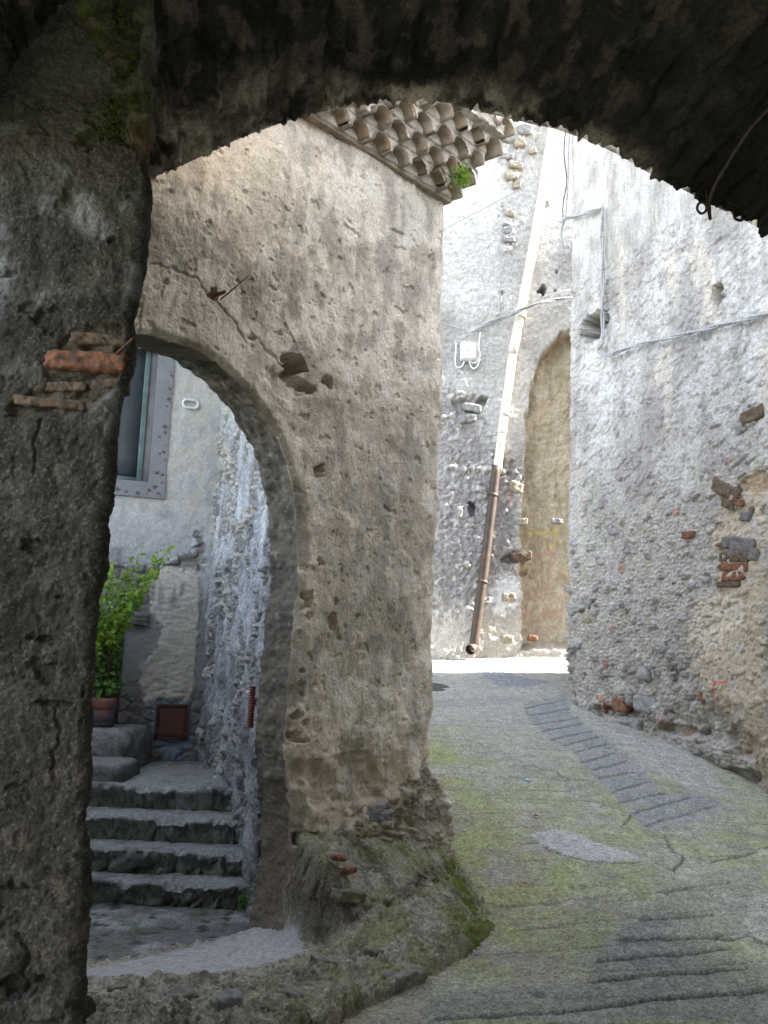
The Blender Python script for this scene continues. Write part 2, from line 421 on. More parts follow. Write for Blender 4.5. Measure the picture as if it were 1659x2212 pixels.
gp = []
for px, py, z in [(760, 2203, .03), (1200, 2212, .05), (1659, 2212, .03), (932, 2116, .06), (1069, 2014, .12)]:
    P = at_z(px, py, z); gp.append((P[0], P[1], z))
for px, py, Y in [(978, 1853, 6.3), (1250, 1850, 6.25), (1500, 1850, 6.4), (1240, 1680, 7.9), (960, 1660, 7.9), (1240, 1520, 10.85), (940, 1512, 10.9), (940, 1424, 14.4), (1225, 1420, 14.4), (1659, 1722, 8.0), (1560, 1660, 8.6), (1420, 1598, 9.4), (1330, 1560, 10.1), (1659, 1950, 5.6)]:
    P = at_y(px, py, Y); gp.append(tuple(P))
gp += [(0, 0, 0), (-3, -3, 0), (3, -3, 0), (-2, 2, 0), (2, 2, 0), (-2, 3.5, 0), (3, 4, .02), (6, 9, .5), (6, 14.4, 1.7), (-3, 14.4, 1.55), (-1, 11, 1.1)]
gp = np.array(gp); GT = TPS(gp[:, :2], gp[:, 2], 2e-3)

FOOT = None
def ground0(x, y):
    xc = np.clip(x, -3.5, 6.5); yc = np.clip(y, -3, 15)
    z = GT(xc, yc)
    # behind the arched wall the court lies lower
    w = (x - PW.A[0]) * PW.n[0] + (y - PW.A[1]) * PW.n[1]
    u = (x - PW.A[0]) * PW.t[0] + (y - PW.A[1]) * PW.t[1]
    low = ss(.10, .30, -w)
    side = (x - 0.1) * .905 + (y - 6.3) * .425
    low = low * (1 - ss(-.25, 0, side))
    z = z * (1 - low) + np.minimum(z, -.35) * low
    if FOOT is not None:
        sel = (x > -3) & (x < 1.2) & (y > 2.8) & (y < 7); q = np.zeros(x.shape); q[sel] = ss(.03, .14, poly_sd(x[sel], y[sel], FOOT)); z = z - .16 * q
    return z

def g_hit(px, py):
    d = ray(px, py); a, b = 2.5, 16.
    f = lambda Y: (EYE + d * (Y / d[1]))[2] - float(GT(np.array((EYE + d * (Y / d[1]))[0]), np.array(Y)))
    ys = np.linspace(a, b, 200); prev = f(a)
    for i in range(1, 200):
        v = f(ys[i])
        if v <= 0 and prev > 0:
            lo, hi = ys[i - 1], ys[i]
            for _ in range(25):
                mid = .5 * (lo + hi)
                if f(mid) > 0: lo = mid
                else: hi = mid
            P = EYE + d * (lo / d[1]); return P
        prev = v
    return EYE + d * (14.4 / d[1])

Z8 = lambda x, y: (864 + x / 2.087, 1425.7 + y / 2.087)
Z6 = lambda x, y: (907.3 + x / 2.207, 864 + y / 2.207)
Z7 = lambda x, y: (129.6 + x / 1.745, 1598.6 + y / 1.745)
Z3 = lambda x, y: (967.7 + x / 2.4, 172.8 + y / 2.4)
Z2 = lambda x, y: (553 + x / 2.4, 172.8 + y / 2.4)
Z1 = lambda x, y: (x / 2.4, y / 2.4)
Z4 = lambda x, y: (172.8 + x / 3.2, 691 + y / 3.2)
Z5 = lambda x, y: (172.8 + x / 3.2, 1166.5 + y / 3.2)
def gpoly(L, Zf=Z8): return [tuple(g_hit(*Zf(*p))[:2]) for p in L]

asph1 = gpoly([(560, 200), (745, 150), (775, 235), (905, 340), (1100, 500), (1190, 600), (1310, 600), (1445, 640), (1440, 690), (1200, 770), (1100, 760), (960, 600), (880, 530), (780, 410), (690, 370), (600, 290), (565, 235)])
asph2 = gpoly([(1659, 915), (1420, 960), (1180, 1040), (1090, 1160), (930, 1250), (915, 1345), (870, 1370), (855, 1445), (540, 1480), (130, 1530), (60, 1641), (1659, 1641), (1659, 1385), (1560, 1380), (1475, 1300), (1470, 1255), (1659, 1200)])
asph3 = gpoly([(60, 1262), (220, 1262), (330, 1275), (470, 1315), (640, 1345), (500, 1372), (370, 1372), (290, 1310), (180, 1275)], Z6)
cem = gpoly([(590, 785), (700, 765), (800, 780), (890, 830), (1070, 885), (1080, 905), (930, 918), (850, 905), (740, 880), (650, 840)])
band = gpoly([(100, 178), (555, 160), (560, 195), (100, 217)])  # grey band across the far lane, its shadow put into the colour
pale_edge = gpoly([(745, 60), (780, 215), (900, 330), (1110, 480), (1300, 590), (1640, 640), (1500, 600), (1380, 470), (1250, 390), (1000, 330), (790, 240)])
grooves1 = [gpoly(l) for l in ([(570, 215), (745, 178)], [(585, 250), (765, 215)], [(600, 292), (800, 258)], [(645, 320), (820, 285)], [(685, 355), (870, 318)], [(745, 382), (905, 345)], [(780, 412), (935, 378)], [(815, 460), (970, 415)], [(865, 495), (1015, 455)], [(900, 532), (1060, 500)], [(960, 592), (1120, 545)], [(985, 642), (1190, 598)], [(1045, 692), (1310, 615)], [(1100, 742), (1420, 655)])]
grooves2 = [gpoly(l) for l in ([(1190, 1045), (1480, 1000)], [(1090, 1175), (1410, 1140)], [(1000, 1270), (1440, 1240)], [(895, 1365), (1470, 1300)], [(870, 1447), (1560, 1388)], [(180, 1615), (700, 1590), (1200, 1530), (1659, 1478)], [(1400, 910), (1600, 870)])]
grooves3 = [gpoly(l) for l in ([(470, 1002), (545, 1006)], [(440, 1103), (800, 1100), (1100, 1085)], [(260, 514), (640, 535), (830, 545)], [(260, 560), (500, 585), (760, 590)], [(560, 1212), (1000, 1200)], [(340, 1340), (700, 1345)], [(440, 908), (700, 900)])]
cracks = [gpoly(l) for l in ([(1340, 1250), (1500, 1256), (1560, 1236), (1659, 1278)], [(1195, 785), (1212, 840), (1278, 886), (1232, 950), (1150, 912)], [(1278, 886), (1400, 885), (1560, 880)], [(345, 370), (400, 395), (455, 412)], [(600, 480), (690, 505), (770, 540)], [(1000, 750), (1040, 700), (900, 640)], [(600, 800), (660, 850), (760, 885), (860, 912), (1000, 918), (1085, 910)], [(1530, 860), (1659, 850)])]
pit = gpoly([(580, 1490), (640, 1480), (690, 1505), (660, 1525), (600, 1515)])

def zp(px, py, z): P = at_z(px, py, z); return (P[0], P[1], z)
L1 = [zp(181, 2105, .045), zp(302, 2105, .05), zp(525, 2019, .045), zp(597, 2053, .05), zp(663, 2057, .07), zp(777, 1968, .24), zp(400, 2190, .07), zp(530, 2166, .085), zp(703, 2112, .105), zp(915, 2059, .14), zp(1023, 2024, .14), zp(1060, 1996, .145), zp(1018, 1932, .2), zp(978, 1855, .27), zp(870, 1905, .33), zp(850, 1980, .25)]
L2 = [zp(645, 1800, .585), zp(690, 1850, .5), zp(737, 1899, .40), zp(777, 1968, .25), zp(760, 1790, .55), zp(870, 1822, .45), zp(975, 1851, .31), zp(870, 1905, .335), zp(930, 1790, .42)]
T1 = TPS([p[:2] for p in L1], [p[2] for p in L1], 1e-3); T2 = TPS([p[:2] for p in L2], [p[2] for p in L2], 1e-3)
foot = [zp(985, 1856, .28), zp(1025, 1925, .16), zp(1072, 2002, .12), zp(1068, 2020, .11), zp(1028, 2058, .09), zp(932, 2116, .06), zp(760, 2203, .03), zp(560, 2290, .0), zp(300, 2420, 0.), zp(0, 2500, 0)]
foot = [p[:2] for p in foot] + [(-2.4, 3.2), (-2.6, 4.0), (-1.6, 4.9), tuple(PW.xyz(1.0, 0, -.25)[:2]), tuple(PW.xyz(PW.L + .05, 0, -.2)[:2])]
f2 = [zp(640, 1800, .585)[:2], zp(690, 1853, .5)[:2], zp(740, 1900, .40)[:2], zp(779, 1968, .25)[:2], zp(870, 1935, .31)[:2], zp(985, 1858, .28)[:2], tuple(PW.xyz(PW.L + .05, 0, -.2)[:2]), tuple(PW.xyz(1.3, 0, -.3)[:2]), tuple(PW.xyz(PW.uv(640, 1800)[0], 0, -.3)[:2])]
FOOT = foot
def road():
    X = spaced([(-40, -6, 6), (-6, -1.2, .3), (-1.2, -.5, .03), (-.5, 3.4, .0085), (3.4, 6, .1), (6, 40, 6)])
    ys = [3.55]
    while ys[-1] < 14.6: ys.append(ys[-1] + .0085 * max(1, (ys[-1] / 4.6) ** 1.15))
    Y = np.r_[spaced([(-40, -4, 6), (-4, 3, .3), (3, 3.5, .03)]), ys, spaced([(15, 60, 6)])]
    XX, YY = np.meshgrid(X, Y); x = XX.ravel(); y = YY.ravel()
    z = ground0(x, y)
    rng = fbm(x, y, .9, 4, 5); fine = fbm(x, y, .10, 4, 8); med = fbm(x, y, .35, 4, 15)
    wob = .018 * fbm(x, y, .12, 3, 31)
    vis = (x > -.6) & (x < 3.5) & (y > 3.4) & (y < 14.7)
    def lazy(fn, *a):
        o = np.full(x.shape, -9. if fn is poly_sd else 9.); o[vis] = fn(x[vis] + wob[vis], y[vis] + wob[vis] * .7, *a); return o
    s1 = lazy(poly_sd, asph1); s2 = lazy(poly_sd, asph2) + .05 * med + .03 * fine; s3 = lazy(poly_sd, asph3); sc_ = lazy(poly_sd, cem); sb = lazy(poly_sd, band); sp = lazy(poly_sd, pale_edge); spit = lazy(poly_sd, pit)
    m1 = ss(-.012, .02, s1 + .010 * med + .010 * fine); m2 = ss(-.012, .015, s2); m3 = ss(-.03, .05, s3); mc = ss(-.006, .012, sc_ + .012 * fine); mb = ss(-.05, .05, sb); mp = ss(-.06, .10, sp)
    gd = np.full(x.shape, 9.)
    for L in grooves1: gd = np.minimum(gd, lazy(line_d, L) + .007)
    for L in grooves2: gd = np.minimum(gd, lazy(line_d, L))
    gd3 = np.full(x.shape, 9.)
    for L in grooves3: gd3 = np.minimum(gd3, lazy(line_d, L))
    cd = np.full(x.shape, 9.)
    for L in cracks: cd = np.minimum(cd, lazy(line_d, L))
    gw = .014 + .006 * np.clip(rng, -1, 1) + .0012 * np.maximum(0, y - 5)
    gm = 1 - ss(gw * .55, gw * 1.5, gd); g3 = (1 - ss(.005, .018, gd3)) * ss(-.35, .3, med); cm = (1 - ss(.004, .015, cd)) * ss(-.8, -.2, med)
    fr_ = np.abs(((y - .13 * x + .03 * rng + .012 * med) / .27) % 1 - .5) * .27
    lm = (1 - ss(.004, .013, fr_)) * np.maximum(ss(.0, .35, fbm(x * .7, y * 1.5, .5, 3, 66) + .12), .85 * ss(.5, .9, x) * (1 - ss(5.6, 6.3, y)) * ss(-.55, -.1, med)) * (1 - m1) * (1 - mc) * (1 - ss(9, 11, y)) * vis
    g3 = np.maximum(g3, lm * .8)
    # transverse trowel ridges of the plain concrete
    rid = np.sin((y + .10 * x + .05 * rng) * 2 * np.pi / .26) * (1 - m1) * (1 - mc)
    z = z + .012 * rng + .005 * med + .0038 * fine + .0028 * fbm(x, y, .03, 2, 77) * (1 - mc * .7) + .002 * rid * ss(-.4, .4, med) + .0015 * fbm(x * .6, y, .05, 3, 79) - .022 * gm - .010 * g3 - .012 * cm - .004 * m1 + .006 * mc - .03 * ss(0, .03, spit)
    c = np.tile(A_((.285, .278, .225)), (len(x), 1))
    c = mix(c, (.225, .222, .178), ss(-.1, .5, rng)); c = mix(c, (.37, .36, .31), ss(.1, .7, med) * .6)
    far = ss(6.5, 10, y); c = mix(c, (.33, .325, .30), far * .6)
    mossn = ss(.0, .55, fbm(x, y, .5, 5, 44) + .25)
    dw = (x - PW.A[0]) * PW.n[0] + (y - PW.A[1]) * PW.n[1]
    du = (x - .42); edge = (1 - ss(.05, .75, np.where(y < 6.3, np.maximum(dw - .55, 0), np.maximum(du, 0))))
    c = mix(c, (.26, .28, .12), np.clip(mossn * .5 * (1 - far) + edge * .75 * ss(-.4, .35, med) * (1 - ss(8, 11, y)), 0, .85))
    rm = ss(2.2, 2.9, x) * ss(5, 6, y) * (1 - ss(7.5, 9, y)); c = mix(c, (.27, .29, .15), rm * ss(-.2, .5, med) * .6)
    c = mix(c, (.235, .24, .245), m1 * (.9 - .45 * ss(.1, .5, fbm(x, y, .25, 4, 88)))); c = mix(c, (.195, .20, .185), m2 * np.clip(.6 + .4 * rng, .2, .9)); c = mix(c, (.20, .21, .23), m3 * .9)
    c = mix(c, (.35, .345, .33), mp * .75); c = mix(c, (.37, .36, .355), mc); c = mix(c, (.25, .25, .24), mb * .75)
    c = c * (1 + .22 * fine[:, None] + .16 * fbm(x, y, .025, 2, 78)[:, None] + .05 * rid[:, None] * ss(-.3, .6, rng)[:, None])
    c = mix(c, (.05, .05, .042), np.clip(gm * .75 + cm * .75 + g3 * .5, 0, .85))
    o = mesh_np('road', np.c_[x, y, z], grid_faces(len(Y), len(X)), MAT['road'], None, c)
    o['kind'] = 'structure'
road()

# ------------------------------------------------------------------ left pier (dark, close)
YP = 3.0
LP = Plane((-3.2, YP), (0, YP), lean=0., z0=1.5)
edge_px = [(325, -60), (325, 0), (321, 188), (319, 333), (327, 396), (317, 479), (306, 575), (292, 650), (280, 683), (287, 708), (283, 778), (282, 794), (266, 841), (248, 916), (238, 1003), (237, 1066), (224, 1128), (223, 1209), (223, 1229), (210, 1298), (204, 1354), (204, 1448), (196, 1573), (193, 1698), (190, 1742), (184, 1942), (178, 2057), (172, 2212), (168, 2300)]
_e = LP.uvs(edge_px)[::-1]
ez, eu = _e[:, 1], _e[:, 0]
CU_P = float(np.interp(2.0, ez, eu))
def lp_shift(z): return np.interp(z, ez, eu) - CU_P

lp_holes = holes_fn(LP, [(75, 1180, 26, 22, .012), (95, 1450, 40, 30, .012), (120, 1520, 40, 10, .014), (30, 1700, 20, 10, .01), (60, 2130, 60, 30, .018), (45, 1950, 60, 60, .014), (245, 520, 10, 7, .012), (60, 660, 30, 12, .01), (20, 590, 20, 8, .012), (110, 690, 40, 30, .008), (150, 440, 30, 30, .008),
                          (190, 300, 26, 26, .03), (88, 1180, 8, 8, .012), (130, 1290, 12, 6, .008), (200, 1500, 16, 10, .01), (90, 1380, 30, 8, .012)], 40)
brick_rec = LP.uvs([(140, 706), (285, 702), (290, 800), (250, 830), (190, 890), (10, 895), (20, 850), (90, 830), (85, 770), (130, 745)])
flake = LP.uvs([(170, -40), (160, 40), (200, 90), (225, 130), (255, 150), (240, 200), (230, 225), (200, 232), (190, 245), (170, 275), (160, 300), (195, 310), (215, 300), (325, 330), (330, -60)])
cracksP = [LP.uvs(l) for l in ([(48, 215), (55, 230), (90, 235), (110, 230), (130, 240), (160, 236), (195, 238)], [(85, 260), (95, 275), (100, 290)], [(160, 75), (170, 90), (183, 105), (200, 100)], [(100, 60), (120, 85), (115, 110)],
                               [(90, 900), (70, 960), (78, 1020)], [(120, 1530), (128, 1600), (110, 1680)], [(20, 2000), (60, 2060), (50, 2150)])]
hp = [LP.uv(*p) for p in [(60, 60)]]
def lp_disp(u, z):
    h, m = lp_holes(u, z)
    f = ss(-.012, .012, poly_sd(u + .03 * fbm(u, z, .12, 4, 91), z + .03 * fbm(u, z, .12, 4, 95), flake)); rec = ss(-.012, .02, poly_sd(u + .014 * fbm(u, z, .08, 3, 51), z + .014 * fbm(u, z, .08, 3, 57), brick_rec))
    cr = np.full(u.shape, 9.)
    for L in cracksP: cr = np.minimum(cr, line_d(u + .012 * fbm(u, z, .05, 2, 61), z + .012 * fbm(u, z, .05, 2, 67), L))
    F1, F2, ID = worley(u / .11 + .2 * fbm(u, z, .1, 2, 4), z / .085, 21)
    rub = ss(0, .35, F2 - F1) * (.5 + ID)
    d = .022 * fbm(u, z, .55, 4, 11) + .010 * fbm(u, z, .12, 4, 12) + .0025 * fbm(u, z, .035, 3, 14) + .002 * fbm(u, z, .012, 2, 16)
    pits = ss(.35, .6, fbm(u, z, .06, 3, 19)) * .005
    low = 1 - ss(.6, 1.2, z)
    d = d - pits - .002 * crisp(u, z, .03, 320) + low * (.022 * rub * ss(-.1, .5, fbm(u, z, .35, 3, 33)))
    d = d + h - f * (.045 - .030 * rub) - rec * (.030 - .020 * rub) - .012 * (1 - ss(.002, .008, cr))
    return d
def lp_col(u, z, d):
    n1 = fbm(u, z, .5, 5, 23); n2 = fbm(u, z, .14, 4, 29); n3 = fbm(u, z, .03, 3, 37)
    c = np.ones(u.shape + (3,)) * A_((.042, .036, .0285))
    c = mix(c, (.030, .026, .021), ss(-.1, .55, n1)); c = mix(c, (.090, .080, .065), ss(.15, .65, n2) * .55)
    # whitish lime bloom, upper left
    wl = ss(-.25, .4, fbm(u * 1.3, z * .8, .33, 4, 71)) * ss(2.2, 3.0, z) * (1 - ss(CU_P - .62, CU_P - .25, u))
    up_ = ss(2.6, 3.6, z); c = mix(c, (.12, .115, .10), up_ * .7); c = mix(c, (.36, .365, .365), wl * .8)  # whole top also lightened to make up for missing light there
    wl2 = ss(.25, .6, fbm(u, z, .22, 4, 73)) * ss(1.9, 2.6, z); c = mix(c, (.25, .25, .25), wl2 * .45)
    fl = ss(-.012, .012, poly_sd(u + .03 * fbm(u, z, .12, 4, 91), z + .03 * fbm(u, z, .12, 4, 95), flake))
    c = mix(c, (.13, .13, .085), fl * .8); c = mix(c, (.10, .14, .035), fl * ss(-.1, .45, n2 + .2 * n1)); c = mix(c, (.19, .15, .11), fl * ss(.3, .6, fbm(u, z, .09, 3, 83)) * .8)
    rec = ss(-.012, .02, poly_sd(u + .014 * fbm(u, z, .08, 3, 51), z + .014 * fbm(u, z, .08, 3, 57), brick_rec)); c = mix(c, (.075, .062, .045), rec * .9)
    c = mix(c, (.11, .12, .075), (1 - ss(.2, .9, z)) * ss(-.2, .5, n1) * .6)
    c = mix(c, (.13, .10, .075), ss(.3, .65, fbm(u, z, .2, 4, 87)) * (1 - ss(1.0, 1.6, z)) * .5)
    c = mix(c, (.030, .027, .022), ss(.0, .5, fbm(u, z, .3, 6, 97)) * .6)
    return c * (1 + .16 * n3)[..., None]
pier = empty('stone_pier', (-1.6, YP, 0), 'dark weathered rendered pier filling the left side, with exposed bricks and mossy flaked top', 'pier')
o = wrap_wall('masonry', LP, spaced([(0, CU_P - 1.0, .03), (CU_P - 1.0, CU_P - .04, .0045)]), spaced([(-.1, .25, .02), (.25, 4.35, .0048), (4.35, 6.5, .1)]), CU_P, (-.45, 1), 1.3, lp_shift, lp_disp, lp_col, MAT['pier'], rc=.04, back_step=.02)
under(o, pier)

# rough blocks (bricks, stones) -----------------------------------------------------------
def noise3(P, s, seed):
    x, y, z = P[:, 0], P[:, 1], P[:, 2]
    return (fbm(x + z * .71, y - z * .43, s, 3, seed) + fbm(y + x * .37, z + x * .29, s, 3, seed + 5) + fbm(z - y * .31, x + y * .53, s, 3, seed + 9)) / 2.2

def rough_block(size, n=(14, 8, 6), rnd=.25, amp=.06, seed=0, ns=None):
    """rounded noisy box centred at 0; returns V,F (quads)"""
    Vs = []; Fs = []; off = 0; nx, ny, nz = n
    def face(a, b, na, nb, fix, val):
        nonlocal off
        A, B = np.meshgrid(np.linspace(-1, 1, na + 1), np.linspace(-1, 1, nb + 1)); P = np.zeros(A.shape + (3,)); P[..., a] = A; P[..., b] = B; P[..., fix] = val
        f = grid_faces(nb + 1, na + 1, off)
        if (val > 0) == ((a, b, fix) in ((1, 0, 2), (2, 1, 0), (0, 2, 1))): f = f[:, ::-1]
        Vs.append(P.reshape(-1, 3)); Fs.append(f); off += P.size // 3
    for v in (-1, 1):
        face(0, 1, nx, ny, 2, v); face(1, 2, ny, nz, 0, v); face(2, 0, nz, nx, 1, v)
    V = np.vstack(Vs); F = np.vstack(Fs)
    # weld
    key = np.round(V * 10000).astype(np.int64); _, ix, inv = np.unique(key, axis=0, return_index=True, return_inverse=True)
    V = V[ix]; F = inv.ravel()[F]
    h = np.array(size) / 2.0; r = rnd * h.min()
    P = V * h; Q = np.clip(P, -(h - r), h - r); D = P - Q; L = np.linalg.norm(D, axis=1, keepdims=True) + 1e-9
    P = Q + D / L * np.minimum(L, r)
    nrm = P / (np.linalg.norm(P, axis=1, keepdims=True) + 1e-9)
    P = P + nrm * (noise3(P + seed * 3.7, ns or h.min() * 1.5, seed) * amp * h.min() * 2)[:, None]
    return P, F

def rotz(V, a): c, s = math.cos(a), math.sin(a); return np.c_[V[:, 0] * c - V[:, 1] * s, V[:, 0] * s + V[:, 1] * c, V[:, 2]]
def roty(V, a): c, s = math.cos(a), math.sin(a); return np.c_[V[:, 0] * c + V[:, 2] * s, V[:, 1], -V[:, 0] * s + V[:, 2] * c]

def block_on(pl, name, px0, py0, px1, py1, depth, mat, parent, proud=.0, tilt=0., seed=0, amp=.1, rnd=.35, label=None):
    a = pl.uv(px0, py0); b = pl.uv(px1, py1); w = abs(b[0] - a[0]); h = abs(b[1] - a[1])
    V, F = rough_block((w, depth, h), (30, 8, 14), rnd, amp, seed, h * .9); V = V + .0065 * np.stack([noise3(V + 3.1 * seed, .022, seed), noise3(V + 7.7 * seed, .022, seed + 1), noise3(V + 1.3 * seed, .03, seed + 2)], 1) * min(1, h / .05); V = roty(V, tilt)
    V = rotz(V, math.atan2(pl.t[1], pl.t[0])); c = pl.xyz((a[0] + b[0]) / 2, (a[1] + b[1]) / 2, proud - depth / 2)
    o = mesh_np(name, V + c, F, mat)
    if parent: under(o, parent)
    if label: o['label'] = label
    return o
block_on(LP, 'brick', 97, 753, 268, 800, .12, MAT['brick'], pier, -.002, .02, 1, .13, .35, 'orange brick showing through the render')
block_on(LP, 'brick', 146, 712, 276, 744, .12, MAT['brick_tan'], pier, -.010, .03, 2, .2, .6, 'tan brick above the orange one')
block_on(LP, 'brick', 92, 818, 182, 843, .1, MAT['brick_tan'], pier, -.014, -.04, 3, .2, .6)
block_on(LP, 'brick', 25, 852, 180, 880, .1, MAT['brick_tan'], pier, -.012, .05, 4, .2, .6)
block_on(LP, 'brick', 190, 810, 262, 838, .1, MAT['brick_tan'], pier, -.022, -.1, 6, .2, .6)
STONE = mat_plain('tan_field_stone', (.30, .26, .20), (.20, .17, .13), scale=12, rough=.9, bump=.6, dist=.006)
STONE_G = mat_plain('grey_field_stone', (.26, .255, .25), (.17, .17, .17), scale=14, rough=.9, bump=.6, dist=.006)
STONE_M = mat_plain('mossy_field_stone', (.13, .125, .085), (.07, .075, .045), scale=18, rough=.95, bump=.8, dist=.008)
block_on(LP, 'stone', 160, 306, 196, 348, .07, STONE, pier, -.012, .4, 7, .14, .8)
block_on(LP, 'stone', 282, 5, 325, 50, .1, STONE_M, pier, .0, .2, 8, .16, .8)
block_on(LP, 'stone', 275, 140, 318, 190, .1, STONE_M, pier, -.008, -.3, 9, .16, .8)
block_on(LP, 'stone', 270, 235, 318, 300, .1, STONE_M, pier, -.008, .1, 10, .16, .5)

def tube(pts, rad, n=8, cap=True):
    pts = np.asarray(pts, float); m = len(pts); rad = np.broadcast_to(np.asarray(rad, float), (m,))
    T = np.gradient(pts, axis=0); T /= np.linalg.norm(T, axis=1, keepdims=True) + 1e-9
    ref = np.array([0, 0, 1.]) if abs(T[0, 2]) < .9 else np.array([1., 0, 0])
    a = np.cross(T[0], ref); a /= np.linalg.norm(a); V = []
    ang = np.arange(n) * 2 * np.pi / n
    for i in range(m):
        a = a - T[i] * (a @ T[i]); a /= np.linalg.norm(a) + 1e-9; b = np.cross(T[i], a)
        V.append(pts[i] + rad[i] * (np.cos(ang)[:, None] * a + np.sin(ang)[:, None] * b))
    V = np.vstack(V); F = []
    for i in range(m - 1):
        for k in range(n): F.append((i * n + k, i * n + (k + 1) % n, (i + 1) * n + (k + 1) % n, (i + 1) * n + k))
    if cap:
        V = np.vstack([V, pts[0], pts[-1]]); c0, c1 = len(V) - 2, len(V) - 1
        for k in range(n): F.append((c0, (k + 1) % n, k, k)); F.append((c1, (m - 1) * n + k, (m - 1) * n + (k + 1) % n, (m - 1) * n + (k + 1) % n))
    quads = [f for f in F if f[2] != f[3]]; tris = [f[:3] for f in F if f[2] == f[3]]
    return V, [np.array(quads)] + ([np.array(tris)] if tris else [])

def merge(parts):
    Vs = []; q = []; t = []; off = 0
    for V, Fs in parts:
        Fs = Fs if isinstance(Fs, list) else [Fs]
        for f in Fs:
            f = np.asarray(f)
            (q if f.shape[1] == 4 else t).append(f + off)
        Vs.append(V); off += len(V)
    return np.vstack(Vs), ([np.vstack(q)] if q else []) + ([np.vstack(t)] if t else [])

def smooth_line(P, n=24): 
    P = np.asarray(P, float); s = np.r_[0, np.cumsum(np.linalg.norm(P[1:] - P[:-1], axis=1))]
    Q = np.vstack([2 * P[0] - P[1], P, 2 * P[-1] - P[-2]]); out = []
    for v in np.linspace(0, s[-1], n):
        i = min(np.searchsorted(s, v, 'right') - 1, len(P) - 2); t = (v - s[i]) / (s[i + 1] - s[i] + 1e-9); a, b, c, d = Q[i:i + 4]
        out.append(.5 * ((2 * b) + (-a + c) * t + (2 * a - 5 * b + 4 * c - d) * t * t + (-a + 3 * b - 3 * c + d) * t ** 3))
    return np.array(out)

rs = np.random.RandomState(4)
# hanging roots, moss tufts and the nail of the pier
parts = []
for k in range(34):
    a = LP.p(272 + rs.rand() * 45, 255 + rs.rand() * 40, .0); b = a + np.array([.02 + .05 * rs.rand(), -.02 - .02 * rs.rand(), -.06 - .10 * rs.rand()])
    parts.append(tube(smooth_line([a, (a + b) / 2 + rs.randn(3) * .008, b], 6), [.0014, .0012, .001, .0008, .0006, .0004], 4))
V, F = merge(parts); under(mesh_np('dry_roots', V, F, MAT['straw']), pier)
def leaf_cloud(centers, normals, sizes, seed=0, asp=.5, fold=.25):
    r = np.random.RandomState(seed); V = []; F = []
    for c, nn, s in zip(centers, normals, sizes):
        nn = nn / (np.linalg.norm(nn) + 1e-9); a = np.cross(nn, r.randn(3)); a /= np.linalg.norm(a) + 1e-9; b = np.cross(nn, a)
        k = len(V); w = s * asp
        V += [c, c + a * s * .35 + b * w * .5 + nn * fold * w, c + a * s * .75 + b * w * .38 + nn * fold * w * .8, c + a * s, c + a * s * .75 - b * w * .38 + nn * fold * w * .8, c + a * s * .35 - b * w * .5 + nn * fold * w, c + a * s * .5]
        F += [(k, k + 1, k + 6, k), (k + 1, k + 2, k + 3, k + 6), (k + 6, k + 3, k + 4, k + 5), (k, k + 6, k + 5, k)]
    q = np.array([f for f in F if f[0] != f[3]]); t = np.array([f[:3] for f in F if f[0] == f[3]])
    return np.array(V), [q, t]
MOSS = mat_leaf('olive_moss', (.085, .12, .02), (.06, .08, .018), 25)
cs = []; ns_ = []; sz = []
for k in range(900):
    cx, cy = [(290, 60), (285, 120), (262, 150), (240, 230), (250, 270), (225, 280), (300, 215), (270, 30)][k % 8]
    p = LP.p(cx + rs.randn() * 17, cy + rs.randn() * 17, -.012 + .01 * rs.rand())
    cs.append(p); ns_.append(np.array([rs.randn() * .6, -1, rs.randn() * .6])); sz.append(.006 + .012 * rs.rand())
V, F = leaf_cloud(cs, ns_, sz, 3); under(mesh_np('moss', V, F, MOSS), pier)
V, F = tube([LP.p(240, 768, -.02), LP.p(290, 748, .05), LP.p(300, 745, .07)], [.006, .005, .005], 8); under(mesh_np('iron_nail', V, F, MAT['iron']), pier)
# ------------------------------------------------------------------ the vault
YV = 4.4
rim_px = [(120, 640), (180, 540), (250, 450), (325, 383), (390, 352), (450, 325), (520, 292), (600, 262), (680, 238), (760, 224), (850, 214), (930, 214), (985, 222), (1050, 238), (1120, 255), (1200, 273), (1270, 297), (1330, 325), (1390, 360), (1430, 383), (1480, 405), (1530, 432), (1600, 466), (1659, 500)]
rim = np.array([at_y(p[0], p[1], YV)[[0, 2]] for p in rim_px])
last = rim[-1]
rim = np.vstack([rim, last + (.22, -.22), last + (.42, -.52), last + (.56, -.95), last + (.60, -1.5)])
RC = catmull(rim, 640)
sv = np.r_[0, np.cumsum(np.hypot(*(RC[1:] - RC[:-1]).T))]
tg = np.gradient(RC, axis=0); tg /= np.linalg.norm(tg, axis=1, keepdims=True)
nin = np.c_[tg[:, 1], -tg[:, 0]]                         # into the passage (down)
AX = np.array([.10, -1.0]); AX /= np.linalg.norm(AX)
T = spaced([(0, 1.7, .0075), (1.7, 2.6, .03), (2.6, 9.0, .1)])
SS, TT = np.meshgrid(sv, T)
